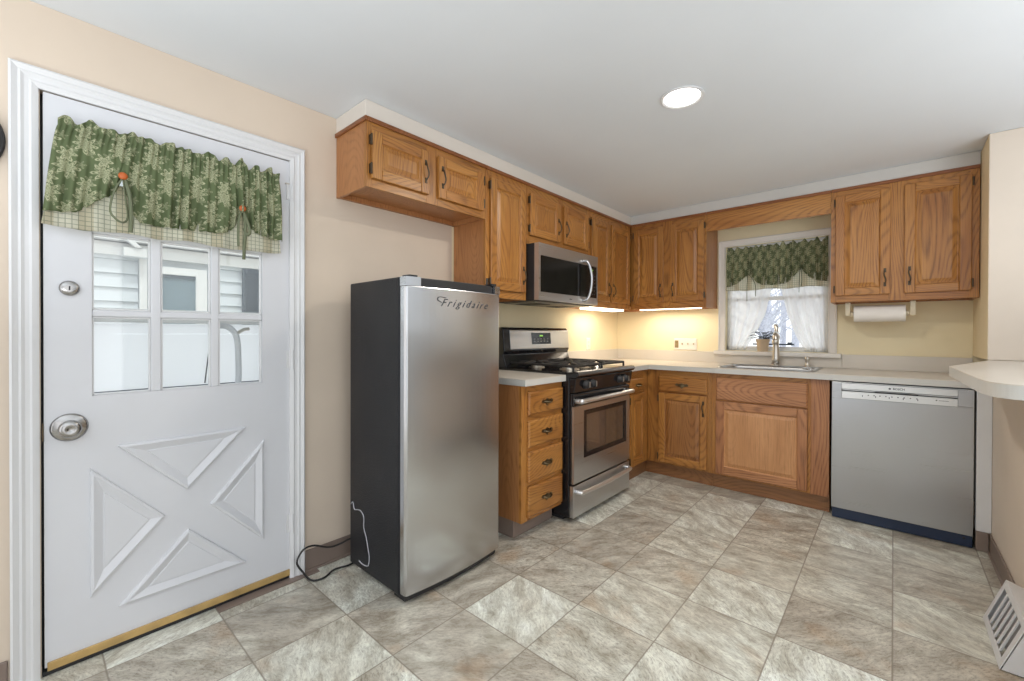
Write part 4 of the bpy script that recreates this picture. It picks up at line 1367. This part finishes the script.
# ---------------------------------------------------------------- outlets, strips, lamp
def plate(name, plane, a0, a1, z0, z1, label, gangs, cat):
    base = (0, (a0 + a1) / 2, (z0 + z1) / 2) if plane == 'x' else ((a0 + a1) / 2, 0, (z0 + z1) / 2)
    r = empty(name, base, label, cat)
    f = fr(plane, 0.0)
    m = MB()
    rings(m, f, a0, a1, z0, z1, [(0, .0005), (0, .003), (.004, .007), (.006, .007)])
    m.build('plate', plain('white_plate', S(236, 230, 218), .35), r)
    wg = (a1 - a0) / len(gangs)
    for i, g in enumerate(gangs):
        ac = a0 + wg * (i + .5)
        zc = (z0 + z1) / 2
        if g == 's':
            m = MB()
            bx(m, f, ac - .005, ac + .005, .0072, .016, zc - .004, zc + .012)
            m.build('toggle', plain('tan_toggle', S(190, 172, 140), .4), r, bevel=.001)
        else:
            m = MB()
            bx(m, f, ac - .017, ac + .017, .0072, .009, zc - .034, zc + .034)
            so = m.build('socket', WPL if g == 'o' else plain('tan_socket', S(150, 130, 90), .4), r, bevel=.001)
            m = MB()
            for dz in (-.018, .018):
                for da in (-.006, .006):
                    bx(m, f, ac + da - .001, ac + da + .001, .0092, .0097, zc + dz - .005, zc + dz + .005)
            m.build('slots', BLACKM, so)
    return r


plate('switch_plate', 'y', .592, .800, 1.019, 1.126, 'wide ivory plate with an outlet and three switches on the back wall', ['t', 's', 's', 's'], 'switch plate')
plate('wall_outlet', 'x', -.612, -.536, 1.016, 1.128, 'ivory outlet on the left wall between range and corner', ['o'], 'outlet')

u1 = empty('under_cabinet_light', (.64, -.17, 1.39), 'long thin lit strip under the corner cabinet left of the window', 'light')
MB().box(.36, .93, -.275, -.235, 1.397, 1.418).build('housing', WPL, u1)
MB().box(.37, .92, -.272, -.238, 1.385, 1.3968).build('diffuser', TUBE, u1, bevel=.004)
u2 = empty('under_cabinet_light', (.16, -.66, 1.39), 'short wide lit strip under the left-wall corner cabinet next to the microwave', 'light')
MB().box(.120, .265, -.92, -.36, 1.397, 1.418).build('housing', WPL, u2)
MB().box(.125, .26, -.915, -.365, 1.376, 1.3968).build('diffuser', TUBE, u2, bevel=.006)

cn = empty('recessed_light', (1.405, -2.05, CEIL), 'round white recessed downlight glowing in the ceiling', 'ceiling light')
MB().lathe([(.096, -.001), (.096, -.006), (.088, -.008), (.080, -.004), (.078, -.0015)], (1.405, -2.05, CEIL), 'z', 40).build('trim_ring', TRIMW, cn, smooth=False)
MB().lathe([(.079, -.0015), (.074, -.006), (.060, -.009), (.001, -.0095)], (1.405, -2.05, CEIL), 'z', 40).build('lens', LAMP, cn, smooth=True)

# ---------------------------------------------------------------- clock at the left edge
ck = empty('wall_clock', (0, -4.25, 1.78), 'round black wall clock left of the door, cut off by the photo edge', 'clock')
MB().lathe([(.136, .001), (.138, .010), (.134, .024), (.124, .028), (.120, .020)], (0, -4.250, 1.779), 'x', 40).build('rim', BLACKM, ck, smooth=False)
MB().lathe([(.1195, .002), (.1195, .014), (.001, .0145)], (0, -4.250, 1.779), 'x', 40).build('dial', WPL, ck)
MB().box(.0155, .0165, -4.253, -4.247, 1.775, 1.85).box(.0155, .0165, -4.255, -4.19, 1.776, 1.782).build('hands', BLACKM, ck)

# ---------------------------------------------------------------- floor register at the right wall
VT = empty('floor_register', (2.48, -1.64, 0), 'white sloping metal floor register at the foot of the right wall', 'register')
va, vb_ = -1.824, -1.455
A, C = Vector((2.428, 0, .004)), Vector((2.491, 0, .184))
sl = (C - A).normalized()
nn = Vector((-sl.z, 0, sl.x))
def vp(s, y, d):
    p = A + sl * s + nn * d
    return (p.x, y, p.z)
Ls = (C - A).length
m = MB()
def vbox(s0, s1, y0, y1, d0, d1):
    m.loops([[vp(s0, y0, d0), vp(s1, y0, d0), vp(s1, y1, d0), vp(s0, y1, d0)], [vp(s0, y0, d1), vp(s1, y0, d1), vp(s1, y1, d1), vp(s0, y1, d1)]])
vbox(0, Ls, va, va + .034, -.003, 0); vbox(0, Ls, vb_ - .034, vb_, -.003, 0)
vbox(0, .028, va + .034, vb_ - .034, -.003, 0); vbox(Ls - .026, Ls, va + .034, vb_ - .034, -.003, 0)
m.build('face_plate', TRIMW, VT, bevel=.0015)
for k in range(5):
    y = va + .034 + (vb_ - va - .068) * (k + 1) / 6
    m = MB()
    vbox(.029, Ls - .027, y - .007, y + .007, -.006, -.001)
    m.build('slat', TRIMW, VT, bevel=.001)
m = MB()
m.prism([(2.434, .004), (2.495, .176), (2.540, .162), (2.540, .004)], 'y', va + .001, va + .004)
m.prism([(2.434, .004), (2.495, .176), (2.540, .162), (2.540, .004)], 'y', vb_ - .004, vb_ - .001)
m.prism([(2.492, .178), (2.492, .183), (2.5405, .166), (2.5405, .161)], 'y', va, vb_)
m.build('housing', TRIMW, VT)
m = MB()
vbox(.02, Ls - .02, va + .02, vb_ - .02, -.032, -.028)
m.build('damper', plain('grey_damper', S(150, 150, 152), .5), VT)
MB().lathe([(.009, -.0), (.009, .004), (.004, .006)], (2.44, va + .02, .0005), 'z', 12).build('foot', BLACKM, VT)
